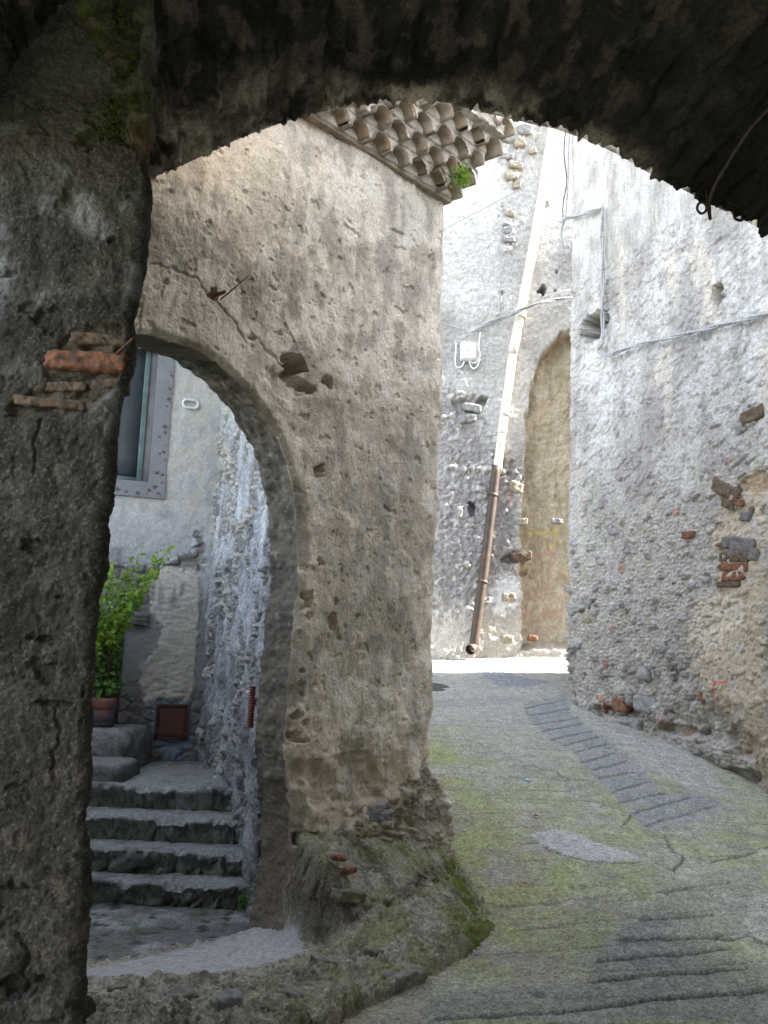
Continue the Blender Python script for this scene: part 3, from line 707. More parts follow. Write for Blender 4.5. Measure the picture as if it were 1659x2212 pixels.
def vault():
    s = SS; t = TT
    # long thin stones set on edge, running with the axis
    wv = s + .02 * fbm(s, t, .35, 3, 3)
    F1, F2, ID = worley(wv / .085, t / .42 + .3 * fbm(s, t, .3, 2, 6), 15)
    stn = ss(.0, .28, F2 - F1)
    G1, G2, ID2 = worley((s + .04 * fbm(s, t, .5, 3, 13)) / .23, t / 1.1, 25); joint = (1 - ss(.0, .10, G2 - G1)) * ss(-.3, .2, fbm(s, t, .3, 3, 14)); rb_ = np.abs(((s + .03 * fbm(s, t, .6, 3, 16)) / .19) % 1 - .5) * 2; joint = np.maximum(joint, ss(.78, .97, rb_) * 1.6 * ss(-.45, .1, fbm(s * 1.5, t * .6, .3, 3, 17)))
    lays = fbm(wv * 1.0, t * .28, .06, 4, 41)
    rj = h01(np.floor(wv / .055), np.floor(0 * t), 8); rj2 = h01(np.floor(wv / .021 + .5), 0 * t, 9)
    d = .030 * (ID - .5) * stn + .014 * stn + .014 * lays + .008 * ridged(wv, t * .35, .05, 3, 47) + .028 * fbm(s, t, .5, 4, 44) + .005 * fbm(s, t, .04, 3, 46) - .018 * joint
    r = .020 * fbm(s, 0 * t, .13, 4, 49) + .016 * fbm(s, 0 * t, .045, 3, 52) + (rj2 - .5) * .010 + (rj - .5) * .03 * (h01(np.floor(s / .31), np.floor(0 * t), 53) > .6)
    edge = 1 - ss(0, .14, t); d = d + r * edge
    P = np.zeros(s.shape + (3,))
    X0 = RC[None, :, 0] + nin[None, :, 0] * d; Zz = RC[None, :, 1] + nin[None, :, 1] * d
    tt = t + (rj - .5) * .05 * edge
    P[..., 0] = X0 + AX[0] * tt; P[..., 1] = YV + AX[1] * tt; P[..., 2] = Zz
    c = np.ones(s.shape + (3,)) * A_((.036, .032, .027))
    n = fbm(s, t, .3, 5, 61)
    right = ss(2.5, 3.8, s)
    light = (1 - right) * ss(-.3, .35, n + .1) * (1 - ss(.05, np.clip(1.05 - .27 * s, .2, 2), t))  # lit left rim and shaded right side put into the stone colour
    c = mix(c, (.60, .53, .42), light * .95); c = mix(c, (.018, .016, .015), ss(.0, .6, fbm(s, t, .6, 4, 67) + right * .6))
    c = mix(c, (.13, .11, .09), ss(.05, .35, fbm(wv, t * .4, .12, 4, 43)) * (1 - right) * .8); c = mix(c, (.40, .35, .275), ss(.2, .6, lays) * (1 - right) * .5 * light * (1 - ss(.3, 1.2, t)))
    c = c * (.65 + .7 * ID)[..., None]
    return P.reshape(-1, 3), c.reshape(-1, 3)
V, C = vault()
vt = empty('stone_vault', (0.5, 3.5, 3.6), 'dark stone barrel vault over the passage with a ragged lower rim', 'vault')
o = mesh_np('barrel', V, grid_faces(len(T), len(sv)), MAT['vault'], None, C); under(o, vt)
# unseen house mass above the vault, added to block and bounce light
fv = []; top = 5.1
n = len(RC)
fr = np.c_[RC[:, 0], np.full(n, YV + .01), RC[:, 1] - .01]; ft = fr.copy(); ft[:, 2] = top; bk = ft.copy(); bk[:, 1] = -4.6; bk[:, 0] += .9
V = np.vstack([fr, ft, bk]); F = np.vstack([grid_faces(2, n), grid_faces(2, n, n)])
o = mesh_np('upper_light_block', V, F, MAT['vault'], None, np.tile(A_((.5, .46, .4)), (len(V), 1))); under(o, vt)
# right side wall of the passage (just outside the picture)
pa = RC[-1]
SWp = Plane((pa[0] + AX[0] * 9 , YV + AX[1] * 9), (pa[0], YV)); SWp.n = np.array([-abs(SWp.n[0]), -SWp.n[1] if SWp.n[0] > 0 else SWp.n[1]])
def side_wall():
    U = spaced([(0, 7.5, .1), (7.5, SWp.L, .02)]); Z = spaced([(-.1, pa[1] + .02, .02)]); UU, ZZ = np.meshgrid(U, Z)
    d = .03 * fbm(UU, ZZ, .5, 4, 7) + .008 * fbm(UU, ZZ, .08, 3, 9)
    P = np.stack([SWp.A[0] + SWp.t[0] * UU + SWp.n[0] * d, SWp.A[1] + SWp.t[1] * UU + SWp.n[1] * d, ZZ], -1)
    c = np.ones(P.shape) * A_((.13, .115, .095)); c = mix(c, (.22, .2, .17), ss(0, .6, fbm(UU, ZZ, .4, 4, 18)))
    o = mesh_np('side_wall', P.reshape(-1, 3), grid_faces(len(Z), len(U)), MAT['pier'], None, c.reshape(-1, 3)); under(o, vt)
side_wall()

plain_wall('sky_block_wall', (7, -8.5), (-7, -8.5), -.2, 5.5, (.16, .145, .12), MAT['pier'], 'unseen dark wall added behind the vaulted passage to cut low sky light', 'wall', .3)  # added out of view to dim the sky light on pier and vault
# ------------------------------------------------------------------ wall with the arched opening
hs = empty('arched_house', tuple(PW.xyz(PW.L * .6, .3)), 'warm grey rendered house wall with arched opening under a tiled cornice', 'house')
arch_px = [(300, 718), (329, 721), (373, 738), (423, 757), (473, 785), (517, 825), (557, 869), (588, 916), (610, 957), (626, 1003), (642, 1066), (651, 1160), (651, 1182), (648, 1245), (645, 1307), (638, 1370), (634, 1448), (625, 1526), (619, 1604), (622, 1690), (630, 1760), (632, 1816), (626, 1914), (607, 2011), (597, 2075), (592, 2140)]
AR = PW.uvs(arch_px); u_ap = AR[0, 0]
# smooth the traced curve a little and add stone-sized unevenness
AR = catmull(AR, 150)
AR[:, 0] += .008 * fbm(AR[:, 1], AR[:, 0], .09, 3, 5); AR[:, 1] += .008 * fbm(AR[:, 1] + 9, AR[:, 0], .09, 3, 15)
left = AR[::-1].copy(); left[:, 0] = 2 * u_ap - left[:, 0]
HOLE = np.vstack([AR, left[:-1]])
right_edge = [(966, 300), (963, 440), (962, 560), (960, 700), (955, 850), (950, 1000), (944, 1150), (940, 1300), (936, 1500), (930, 1600), (927, 1655), (950, 1700), (963, 1760), (966, 1800), (966, 1900)]
_r = PW.uvs(right_edge)[::-1]; CU_W = float(np.interp(2.2, _r[:, 1], _r[:, 0]))
def pw_shift(z): return np.interp(z, _r[:, 1], _r[:, 0]) - CU_W
pw_holes = holes_fn(PW, [(636, 792, 26, 30, .11), (706, 825, 13, 14, .09), (650, 832, 36, 14, .045), (620, 775, 14, 14, .05), (668, 845, 14, 10, .06), (690, 1018, 11, 16, .06), (660, 1295, 13, 24, .09), (668, 1330, 8, 10, .03), (690, 1215, 9, 9, .02), (715, 1340, 9, 22, .03), (725, 1300, 6, 10, .015),
                          (628, 1588, 24, 12, .10), (640, 1545, 12, 10, .03), (660, 1560, 10, 8, .03), (645, 1600, 20, 6, .03), (463, 636, 14, 12, .05), (362, 607, 6, 8, .02), (625, 1385, 14, 9, .03), (600, 1410, 8, 8, .02), (655, 1450, 8, 7, .02), (730, 1375, 7, 12, .012), (770, 1330, 6, 6, .012),
                          (770, 1650, 60, 30, .014), (740, 1690, 90, 60, .02), (860, 505, 14, 10, .01), (930, 560, 10, 16, .012), (760, 500, 20, 12, .008), (640, 1500, 30, 30, .02), (665, 1670, 40, 30, .03), (700, 950, 12, 16, .008), (545, 1010 - 280, 10, 8, .012), (600, 720, 9, 7, .012), (700, 640, 7, 7, .008), (620, 830, 40, 40, .016),
                          (835, 1740, 18, 12, .02), (650, 1810, 40, 16, .04)], 60)
pw_cr = [PW.uvs(l) for l in ([(325, 565), (360, 578), (400, 590), (425, 603)], [(425, 603), (440, 625), (470, 655), (500, 690), (530, 740)], [(310, 640), (303, 680), (303, 715)], [(355, 610), (352, 640)], [(540, 720), (590, 770), (620, 800)])]
def pw_base_mask(u, z):
    # rubble foot at the right where the render has fallen off
    P = PW.uvs([(800, 1760), (830, 1735), (862, 1712), (900, 1668), (925, 1640), (1010, 1600), (1040, 1900), (760, 1900), (740, 1800)])
    return ss(-.03, .03, poly_sd(u + .05 * fbm(u, z, .12, 3, 5), z + .05 * fbm(u, z, .12, 3, 6), P))
def pw_disp(u, z):
    h, m = pw_holes(u, z)
    e = -poly_sd(u, z, HOLE)                              # distance outside the opening
    cr = np.full(u.shape, 9.)
    for L in pw_cr: cr = np.minimum(cr, line_d(u + .015 * fbm(u, z, .06, 3, 61), z + .015 * fbm(u, z, .06, 3, 67), L))
    bm = pw_base_mask(u, z)
    rub, ID, jn = rubble(u, z, .12, 33)
    vst = fbm(u, z * .35, .10, 3, 81)                     # downward trowel marks
    d = .020 * fbm(u, z, .6, 4, 111) + (.004 * fbm(u, z, .14, 4, 112) + .0018 * fbm(u, z * .75, .04, 3, 114)) * (.5 + ss(-.3, .4, fbm(u, z, .5, 3, 115))) + .0012 * fbm(u, z, .016, 2, 116) + .002 * vst
    h = h * ss(.0, .05, e)
    d = d - .005 * ss(.60, .72, fbm(u, z, .05, 3, 119)) - .010 * ss(.58, .68, fbm(u, z, .11, 3, 219))
    d = d + .022 * ss(-.05, .15, fbm(u, z, .9, 3, 141)) * .5
    low = 1 - ss(.9, 1.6, z)
    d = d + h + low * (.02 * fbm(u, z, .2, 4, 131)) + bm * (.045 * rub - .01 + .05 * (1 - ss(.3, .9, z)) + .03 * fbm(u, z, .12, 4, 351)) - .010 * (1 - ss(.002, .012, cr))
    d = d - .022 * (1 - ss(0, .045, e)) ** 1.5 - .0012 * crisp(u, z * .85, .035, 330, .2, .35) - .0025 * crisp(u, z, .16, 335, .34, .42)
    return d
def pw_col(u, z, d):
    n1 = fbm(u, z, .55, 5, 123); n2 = fbm(u, z * .8, .16, 4, 129); n3 = fbm(u, z, .035, 3, 137); n4 = fbm(u, z, .07, 4, 139)
    c = np.ones(u.shape + (3,)) * A_((.76, .675, .57))
    c = mix(c, (.58, .51, .425), ss(-.05, .5, n1)); c = mix(c, (.78, .73, .655), ss(.12, .6, n2) * .7); c = mix(c, (.36, .31, .245), ss(.12, .45, -n2) * .7); c = mix(c, (.36, .31, .245), ss(.1, .3, fbm(u, z, .06, 4, 341)) * .14); c = mix(c, (.74, .69, .6), ss(.15, .35, fbm(u, z, .05, 4, 345)) * .15)
    # paler plaster band under the crack by the arch, pale upper right, dark soot zone between
    uu = lambda *p: PW.uvs(p)
    pale = ss(-.10, .10, poly_sd(u + .1 * n4, z + .1 * n2, uu((285, 560), (420, 600), (470, 660), (560, 760), (600, 850), (560, 850), (470, 775), (400, 745), (285, 715))))
    c = mix(c, (.72, .65, .55), pale * .8)
    up = ss(-.15, .2, poly_sd(u + .25 * n2, z + .25 * n4, uu((560, 300), (700, 330), (950, 450), (960, 620), (760, 560), (560, 460), (440, 420), (440, 340))))
    c = mix(c, (.72, .665, .57), up * .65)
    dk = ss(-.12, .2, poly_sd(u + .25 * n2, z + .2 * n4, uu((335, 460), (440, 470), (560, 560), (680, 560), (700, 640), (560, 700), (470, 640), (420, 590), (330, 560))))
    c = mix(c, (.30, .265, .215), dk * .95)
    dk2 = ss(-.1, .25, poly_sd(u + .3 * n2, z + .25 * n4, uu((740, 980), (900, 960), (930, 1200), (880, 1560), (780, 1500), (730, 1250)))); c = mix(c, (.34, .30, .245), dk2 * .75 * ss(-.4, .3, n2))
    lowr = ss(-.08, .1, poly_sd(u + .2 * n2, z + .2 * n4, uu((640, 1560), (760, 1620), (880, 1600), (880, 1760), (640, 1810)))); c = mix(c, (.52, .41, .30), lowr * .7)
    lowl = ss(-.05, .1, poly_sd(u + .1 * n2, z + .1 * n4, uu((560, 1620), (640, 1640), (660, 1830), (720, 1900), (720, 2150), (500, 2150)))); c = mix(c, (.26, .215, .165), lowl * .7)
    bm = pw_base_mask(u, z)
    rub, ID, jn = rubble(u, z, .12, 33)
    st = mix(np.ones(c.shape) * A_((.20, .18, .15)), (.31, .28, .24), ID); st = mix(st, (.15, .135, .115), (1 - jn) * .7)
    st = mix(st, (.20, .20, .09), ss(-.1, .4, n2) * .6)
    c = mix(c, st, bm * .95)
    c = mix(c, (.20, .22, .12), (1 - ss(.35, .75, z)) * ss(-.3, .4, n2) * .5)
    c = mix(c, (.48, .42, .345), ss(.0, .5, fbm(u * 1.2, z * .8, .45, 6, 361)) * .6); c = mix(c, (.32, .285, .24), ss(.08, .42, fbm(u * 1.3, z * .7, .3, 6, 363)) * .65); c = mix(c, (.74, .68, .585), ss(.2, .5, fbm(u * 1.4, z * .6, .22, 6, 365)) * .45)
    # mortar-filled patch of smooth render by the right edge
    sp = ss(-.015, .02, poly_sd(u + .02 * n4, z + .02 * n2, uu((880, 535), (915, 528), (938, 560), (935, 575), (905, 575), (885, 560)))); c = mix(c, (.46, .41, .33), sp)
    sp2 = ss(-.02, .02, poly_sd(u + .03 * n4, z + .03 * n2, uu((775, 980), (800, 975), (802, 1030), (780, 1045)))); c = mix(c, (.52, .46, .36), sp2 * .7)
    return c * (1 + .10 * n3)[..., None]
def rv_disp(u, z, q): return .012 * fbm(z + q * .7, q + u, .18, 4, 23) + .008 * fbm(z, q * 1.5 + u * .5, .05, 3, 27) - .006 * ss(0, .05, q)
def rv_col(u, z, q):  # reveal coloured darker than the wall face to stand for its shade
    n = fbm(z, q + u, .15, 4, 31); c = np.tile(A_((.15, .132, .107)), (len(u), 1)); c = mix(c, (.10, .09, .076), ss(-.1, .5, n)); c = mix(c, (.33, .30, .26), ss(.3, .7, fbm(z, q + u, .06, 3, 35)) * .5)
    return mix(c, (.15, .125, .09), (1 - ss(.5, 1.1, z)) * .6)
Zt = PW.uv(963, 437)[1]
CORN_Z = Zt
ZW = spaced([(-.35, 0., .02), (0., 4.9, .0065)])
ZW = ZW[ZW < CORN_Z + .02]
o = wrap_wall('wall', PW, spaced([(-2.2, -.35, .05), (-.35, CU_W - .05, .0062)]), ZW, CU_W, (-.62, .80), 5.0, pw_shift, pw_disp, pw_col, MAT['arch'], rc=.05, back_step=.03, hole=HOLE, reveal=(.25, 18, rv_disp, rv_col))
under(o, hs)
# twig-like iron pin near the crack
pin = PW.uv(470, 655)
V, F = tube([PW.p(468, 656, -.02), PW.p(490, 630, .05), PW.p(512, 604, .10)], [.004, .0035, .003], 6); under(mesh_np('iron_pin', V, F, MAT['iron']), hs)
V, F = tube([PW.p(462, 640, -.02), PW.p(474, 634, .05)], [.012, .010], 8); under(mesh_np('pipe_stub', V, F, MAT['brick']), hs)

# ---- tiled cornice (rows of half-round tiles, each row further out)
tn3 = np.array([PW.n[0], PW.n[1], 0.]); tt3 = np.array([PW.t[0], PW.t[1], 0.]); up3 = np.array([0, 0, 1.])
CZ = CORN_Z - .01
def cpt(u, out, z): return np.array([*(PW.A + PW.t * u + PW.n * out), z]) - np.array([PW.n[0], PW.n[1], 0]) * PW.lean * (CORN_Z - PW.z0)
def half_tile(u, out0, out1, z, r, seed, th=.013):
    """convex-up half round tile from out0 (wall) to out1 (free end)"""
    r_ = np.random.RandomState(seed); n = 12; V = []; m = 5
    dz = r_.randn() * .008; du = r_.randn() * .008; rr = r * (1 + .06 * r_.randn()); o1 = out1 + r_.randn() * .012; tw = r_.randn() * .03
    for j in range(m):
        q = j / (m - 1); out = out0 + (o1 - out0) * q; ra = rr * (.88 + .14 * q)
        for k in range(n + 1):
            a = math.pi * k / n + tw; jit = 1 + .03 * math.sin(k * 2.1 + seed)
            V.append(cpt(u + du + math.cos(a) * ra * jit, out, z + dz + math.sin(a) * ra * 1.0 * jit))
        for k in range(n, -1, -1):
            a = math.pi * k / n + tw; V.append(cpt(u + du + math.cos(a) * (ra - th), out, z + dz + math.sin(a) * (ra - th)))
    w = 2 * (n + 1); V = np.array(V); F = []
    for j in range(m - 1):
        for k in range(w): F.append((j * w + k, j * w + (k + 1) % w, (j + 1) * w + (k + 1) % w, (j + 1) * w + k))
    for k in range(n):
        for j in (0, m - 1): F.append((j * w + k, j * w + k + 1, j * w + w - 2 - k, j * w + w - 1 - k))
    return V, [np.array(F)]
UR = CU_W + .02
corn = []
# flat tile course under the first row
def bar(u0, u1, o0, o1, z0, z1, n=60, amp=.006, seed=0, m=8):
    """noisy prism along the wall"""
    prof = [(o0, z0), (o1, z0), (o1, z1), (o0, z1)]; pr = []
    for i in range(4):
        a, b = np.array(prof[i]), np.array(prof[(i + 1) % 4]); 
        for k in range(m): pr.append(a + (b - a) * k / m)
    pr = np.array(pr); U = np.linspace(u0, u1, n); V = []
    for u in U:
        nn = fbm(np.full(len(pr), u) + pr[:, 1] * 1.7, pr[:, 0] + pr[:, 1], .07, 3, seed) * amp
        cen = pr.mean(0); dd = pr - cen; dd /= np.linalg.norm(dd, axis=1, keepdims=True)
        P = pr + dd * nn[:, None]
        V += [cpt(u, p[0], p[1]) for p in P]
    k = len(pr); F = []
    for i in range(n - 1):
        for j in range(k): F.append((i * k + j, i * k + (j + 1) % k, (i + 1) * k + (j + 1) % k, (i + 1) * k + j))
    V = np.array(V); V = np.vstack([V, V[:k].mean(0), V[-k:].mean(0)]); T_ = []
    for j in range(k): T_.append((len(V) - 2, (j + 1) % k, j)); T_.append((len(V) - 1, (n - 1) * k + j, (n - 1) * k + (j + 1) % k))
    return V, [np.array(F), np.array(T_)]
U0 = -.6
V, F = bar(U0, UR + .015, -.05, .045, CZ - .005, CZ + .020, 150, .006, 3); CORN = under(mesh_np('cornice', V, F, MAT['tile_pale']), hs)
ROWS = 4; DOUT = .088; DZ = .090; RT = .086; PIT = .192
tile_id = 0
for r in range(ROWS):
    zb = CZ + .024 + r * DZ; o1 = .135 + r * DOUT
    # mortar body filling behind the tiles
    V, F = bar(U0, UR + .0 + (r % 2) * .05, -.06, o1 - .085, zb - .004, zb + DZ + .004, 120, .010, 11 + r, 5); under(mesh_np('mortar_course', V, F, MAT['mortar']), CORN)
    # spandrel mortar between the tiles, set back from their ends
    uend = UR + .02 + (r % 2) * .055 + r * .012
    k = 0
    while True:
        u = uend - .085 - k * PIT
        if u < U0 + .1: break
        V, F = half_tile(u, -.02, o1, zb, RT, 100 + tile_id); under(mesh_np('roof_tile', V, F, MAT['tile'] if (tile_id * 7) % 3 else MAT['tile_pale']), CORN)
        tile_id += 1; k += 1
    nn = int((uend - U0) / .012); Uq = np.linspace(U0, uend, nn); Zq = np.linspace(0, DZ + .01, 12); UU, ZZ = np.meshgrid(Uq, Zq)
    # distance to the nearest tile axis
    ph = np.abs(((uend - .085 - UU) / PIT + .5) % 1 - .5) * PIT
    ins = np.hypot(ph, ZZ) < (RT - .012)
    out = o1 - .004 - .085 * ins + .006 * fbm(UU, ZZ + r, .05, 3, 70 + r) - .018 * ss(.5, 1., ZZ / DZ) * 0
    P = np.array([cpt(a, b, zb + c) for a, b, c in zip(UU.ravel(), out.ravel(), ZZ.ravel())])
    # soffit back to the mortar
    Pb = np.array([cpt(a, o1 - .12, zb + .002) for a in Uq])
    Vv = np.vstack([P, Pb]); Fq = grid_faces(12, nn); lo = np.stack([np.arange(nn - 1) + len(P), np.arange(1, nn) + len(P), np.arange(1, nn), np.arange(nn - 1)], 1)
    Fq = Fq[~ins.ravel()[Fq].any(1)]; lo = lo[~ins[0][lo[:, 2] % nn] & ~ins[0][lo[:, 3] % nn]]
    under(mesh_np('mortar_fill', Vv, np.vstack([Fq, lo]), MAT['mortar']), CORN)
# top slab and roof covering tiles sloping back
o1 = .135 + ROWS * DOUT - .06
zt = CZ + .024 + ROWS * DZ
V, F = bar(U0, UR + .07, -.60, o1 + .03, zt - .005, zt + .075, 140, .022, 31); under(mesh_np('eave_slab', V, F, MAT['mortar']), CORN)
k = 0
while True:
    u = UR + .05 - k * .2
    if u < U0: break
    V, F = half_tile(u, -.5, o1 + .05, zt + .04, .09, 400 + k); under(mesh_np('cover_tile', V, F, MAT['tile']), CORN); k += 1
# roof plane rising back over the solid part of the house
P = [cpt(.95, -.3, zt + .03), cpt(UR + .3, -.3, zt + .03), cpt(UR + .3, -2.6, zt + .5), cpt(.95, -2.6, zt + .5)]
under(mesh_np('roof', np.array(P), np.array([[0, 1, 2, 3]]), MAT['tile'], smooth=False), hs)

# weeds growing from the eave corner
def weed(name, base, spread, n, size, mat, label, cat, seed, up=.5, stems=True):
    r = np.random.RandomState(seed); root = empty(name, tuple(base), label, cat); cs = []; nr = []; sz = []; st = []
    for k in range(n):
        tip = base + np.array([r.randn() * spread[0], r.randn() * spread[1], (r.rand() * 2 - 1 + up) * spread[2]])
        for j in range(7):
            q = .3 + .7 * j / 6; p = base + (tip - base) * q + r.randn(3) * size * .7; cs.append(p); nr.append(r.randn(3) + np.array([0, -.4, .8])); sz.append(size * (.6 + .7 * r.rand()))
        if stems: st.append(tube(smooth_line([base, (base + tip) / 2 + r.randn(3) * .01, tip], 6), np.linspace(.002, .001, 6), 4))
    V, F = leaf_cloud(cs, nr, sz, seed); under(mesh_np('foliage', V, F, mat), root)
    if st: V, F = merge(st); under(mesh_np('stem', V, F, MAT['leafd']), root)
    return root
wb = cpt(UR + .28, .30, CZ + .12)
wx = at_y(998, 378, 5.98)
weed('eave_weed', wx, (.035, .05, .085), 60, .022, MAT['leafl'], 'small green weed sprouting from the corner of the tiled cornice', 'weed', 8, -.1)

def ledge():
    X = spaced([(-2.6, -1.2, .03), (-1.2, .75, .0068)]); Y = spaced([(3.3, 4.0, .02), (4.0, 6.75, .0075)]); XX, YY = np.meshgrid(X, Y); x = XX.ravel(); y = YY.ravel()
    wx_ = .022 * fbm(x, y, .14, 4, 5); wy = .022 * fbm(x, y, .14, 4, 9)
    s0 = poly_sd(x + wx_, y + wy, foot); s2 = poly_sd(x + wx_ * .7, y + wy * .7, f2)
    h1 = T1(x, y); h2 = np.clip(T2(x, y), .2, .62)
    m2 = ss(-.05, .06, s2)
    h = np.where(h2 > h1, h1 + (h2 - h1) * m2, h1); h = np.clip(h, .0, .64)
    w = (x - PW.A[0]) * PW.n[0] + (y - PW.A[1]) * PW.n[1]; u = (x - PW.A[0]) * PW.t[0] + (y - PW.A[1]) * PW.t[1]
    n1 = fbm(x, y, .3, 4, 41); n2 = fbm(x, y, .09, 4, 43); n3 = fbm(x, y, .028, 3, 47)
    F1, F2, ID = worley((x + y) / .16 + .3 * n2, (y - x) / .12 + .3 * n1, 51); stn = ss(0, .3, F2 - F1)
    thr = ss(-.02, .03, poly_sd(x + wx_ * .6, y + wy * .6, [zp(150, 2112, .045)[:2], zp(300, 2112, .05)[:2], zp(480, 2090, .05)[:2], zp(663, 2059, .06)[:2], zp(640, 2030, .05)[:2], tuple(PW.xyz(1.0, 0, -.3)[:2]), tuple(PW.xyz(-.9, 0, -.25)[:2]), (-1.9, 3.9)]))
    thr = thr * (1 - ss(.02, .15, m2)); rough = (1 - thr * .97)
    fs = 1 - ss(.0, .16, s0)                              # the front, broken face
    rbk, rid_, rjn = rubble((x + y) * .7, (y - x) * .7, .17, 57)
    h = h + rough * (.020 * n1 + .020 * n2 + .010 * n3 + .03 * (rbk - .3) * ss(-.3, .2, n1 + .4 * ss(.35, .05, s0)) - .012 * crisp(x, y, .06, 58, .15, .22)) + .002 * n3
    h = h - rough * fs * .035 * ss(-.1, .3, fbm(x, y, .12, 3, 53)) + rough * fs * .03 * rbk
    g = ground0(x, y)
    top = ss(.0, .032, s0)
    z = g - .04 + (np.maximum(h, g - .02) - g + .04) * top
    cliff = np.clip(4 * m2 * (1 - m2) + 4 * top * (1 - top), 0, 1); zz3 = z * 1.0
    ox = .035 * cliff * fbm(zz3, x + y, .10, 4, 71); oy = .035 * cliff * fbm(zz3 + 3, x - y, .10, 4, 73)
    n2 = fbm(x + zz3 * .8, y - zz3 * .9, .09, 4, 43); n3 = fbm(x + zz3 * .9, y + zz3 * .8, .028, 3, 47)
    c = np.tile(A_((.33, .31, .255)), (len(x), 1)); c = mix(c, (.19, .18, .145), ss(0, .5, n2)); c = mix(c, (.30, .28, .23), ss(.15, .6, n1 * .5 + n3 * .6) * .6)
    mo = np.clip(ss(-.25, .4, fbm(x, y, .22, 4, 61) + .15) * ss(-.75, -.1, x) , 0, 1)
    c = mix(c, (.20, .215, .09), mo * .7)
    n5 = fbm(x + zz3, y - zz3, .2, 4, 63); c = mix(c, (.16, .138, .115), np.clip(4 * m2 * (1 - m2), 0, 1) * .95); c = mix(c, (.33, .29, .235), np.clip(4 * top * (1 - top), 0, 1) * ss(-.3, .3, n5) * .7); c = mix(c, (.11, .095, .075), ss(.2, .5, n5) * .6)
    ln = line_d(x + wx_, y + wy, gpoly([(1420 / 1, 0)], lambda a, b: (960, 1830)) + [zp(965, 1845, .3)[:2], zp(1000, 1925, .2)[:2], zp(1025, 1985, .15)[:2], zp(1035, 2030, .13)[:2]])
    c = mix(c, (.075, .10, .012), (1 - ss(.02, .10, ln)) * ss(-.4, .2, n2) * .95)
    c = mix(c, (.125, .155, .03), (1 - ss(.05, .3, ln)) * ss(-.1, .4, n1) * .7)
    c = mix(c, (.35, .35, .345), thr * .97 * (1 - .3 * ss(.1, .5, n2)))
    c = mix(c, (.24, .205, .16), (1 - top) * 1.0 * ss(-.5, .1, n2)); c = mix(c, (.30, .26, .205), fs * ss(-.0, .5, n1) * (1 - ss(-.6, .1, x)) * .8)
    c = c * (1 + .25 * n3)[:, None]
    F = grid_faces(len(Y), len(X)); keep = (s0 > -.06)[F].any(1) & (w > -.34)[F].any(1)
    F = F[keep]; used = np.unique(F); re = np.full(len(x), -1); re[used] = np.arange(len(used))
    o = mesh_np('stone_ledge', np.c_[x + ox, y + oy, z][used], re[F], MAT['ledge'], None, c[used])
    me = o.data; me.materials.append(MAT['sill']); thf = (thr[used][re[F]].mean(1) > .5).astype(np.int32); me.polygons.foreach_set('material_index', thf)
    tag(o, 'mossy sloping stone ledge along the foot of the arched wall with a pale worn doorstep', 'ledge')
    return o
LEDGE = ledge()
def loose(name, pxy, z, size, mat, label, seed, cat='stone', ang=0., group=None):
    P = at_z(*pxy, z); V, F = rough_block(size, (10, 8, 6), .7, .16, seed); V = rotz(V, ang); o = mesh_np(name, V + P, F, mat); tag(o, label, cat, group); return o
def in_ledge(name, pxy, z, size, mat, seed, ang=0.):
    P = at_z(*pxy, z); V, F = rough_block(size, (18, 14, 10), .45, .3, seed, min(size) * 1.1); V = V + .012 * np.stack([noise3(V + 3.1 * seed, .04, seed), noise3(V + 7.7 * seed, .04, seed + 1), noise3(V + 1.3 * seed, .04, seed + 2)], 1) * min(1, min(size) / .06); V = rotz(roty(V, .25 * math.sin(seed * 1.7)), ang); o = mesh_np(name, V + P - np.array([0, 0, size[2] * .28]), F, mat, LEDGE); return o
in_ledge('brick_shard', Z7(1050, 440), .5, (.085, .05, .025), MAT['brick'], 31, .3); in_ledge('brick_shard', Z7(1085, 487), .44, (.09, .05, .03), MAT['brick'], 32, -.2)
in_ledge('rock', Z7(640, 970), .10, (.11, .10, .07), STONE_G, 33, .4); in_ledge('rock', Z7(668, 1018), .06, (.06, .06, .05), STONE_G, 34, .1); in_ledge('rock', Z7(990, 550), .32, (.10, .03, .05), STONE_G, 35, .9)
LM = [mat_plain('mossy_ledge_rock', (.20, .20, .13), (.12, .115, .085), scale=22, rough=.95, bump=.8, dist=.008), mat_plain('grey_ledge_rock', (.24, .23, .20), (.14, .13, .11), scale=20, rough=.95, bump=.8, dist=.008)]
for k, (zx, zy, zz_, sx, sy_, sz_, an) in enumerate([(1085, 575, .33, .20, .10, .06, .9), (1190, 470, .40, .34, .12, .05, .75), (1330, 545, .27, .30, .12, .05, .7), (1290, 880, .10, .20, .12, .08, .8), (1130, 930, .08, .16, .10, .08, .8), (1480, 690, .17, .16, .10, .05, .5), (1250, 640, .23, .18, .12, .05, .2), (900, 960, .08, .14, .10, .07, .6), (780, 1010, .07, .12, .09, .08, .5), (450, 960, .07, .14, .10, .07, .3), (220, 930, .05, .09, .08, .05, .1), (1010, 830, .12, .16, .09, .05, .7), (1210, 790, .15, .20, .10, .05, .8)]):
    in_ledge('rock', Z7(zx, zy), zz_, (sx, sy_, sz_), LM[k % 2], 300 + k, an)
in_ledge('rock', Z7(1200, 245), .74, (.10, .08, .04), STONE_G, 36, .5); in_ledge('rock', Z7(1210, 275), .68, (.12, .08, .05), STONE_G, 37, .6); in_ledge('rock', Z7(1130, 310), .60, (.04, .04, .03), STONE, 38, .6)

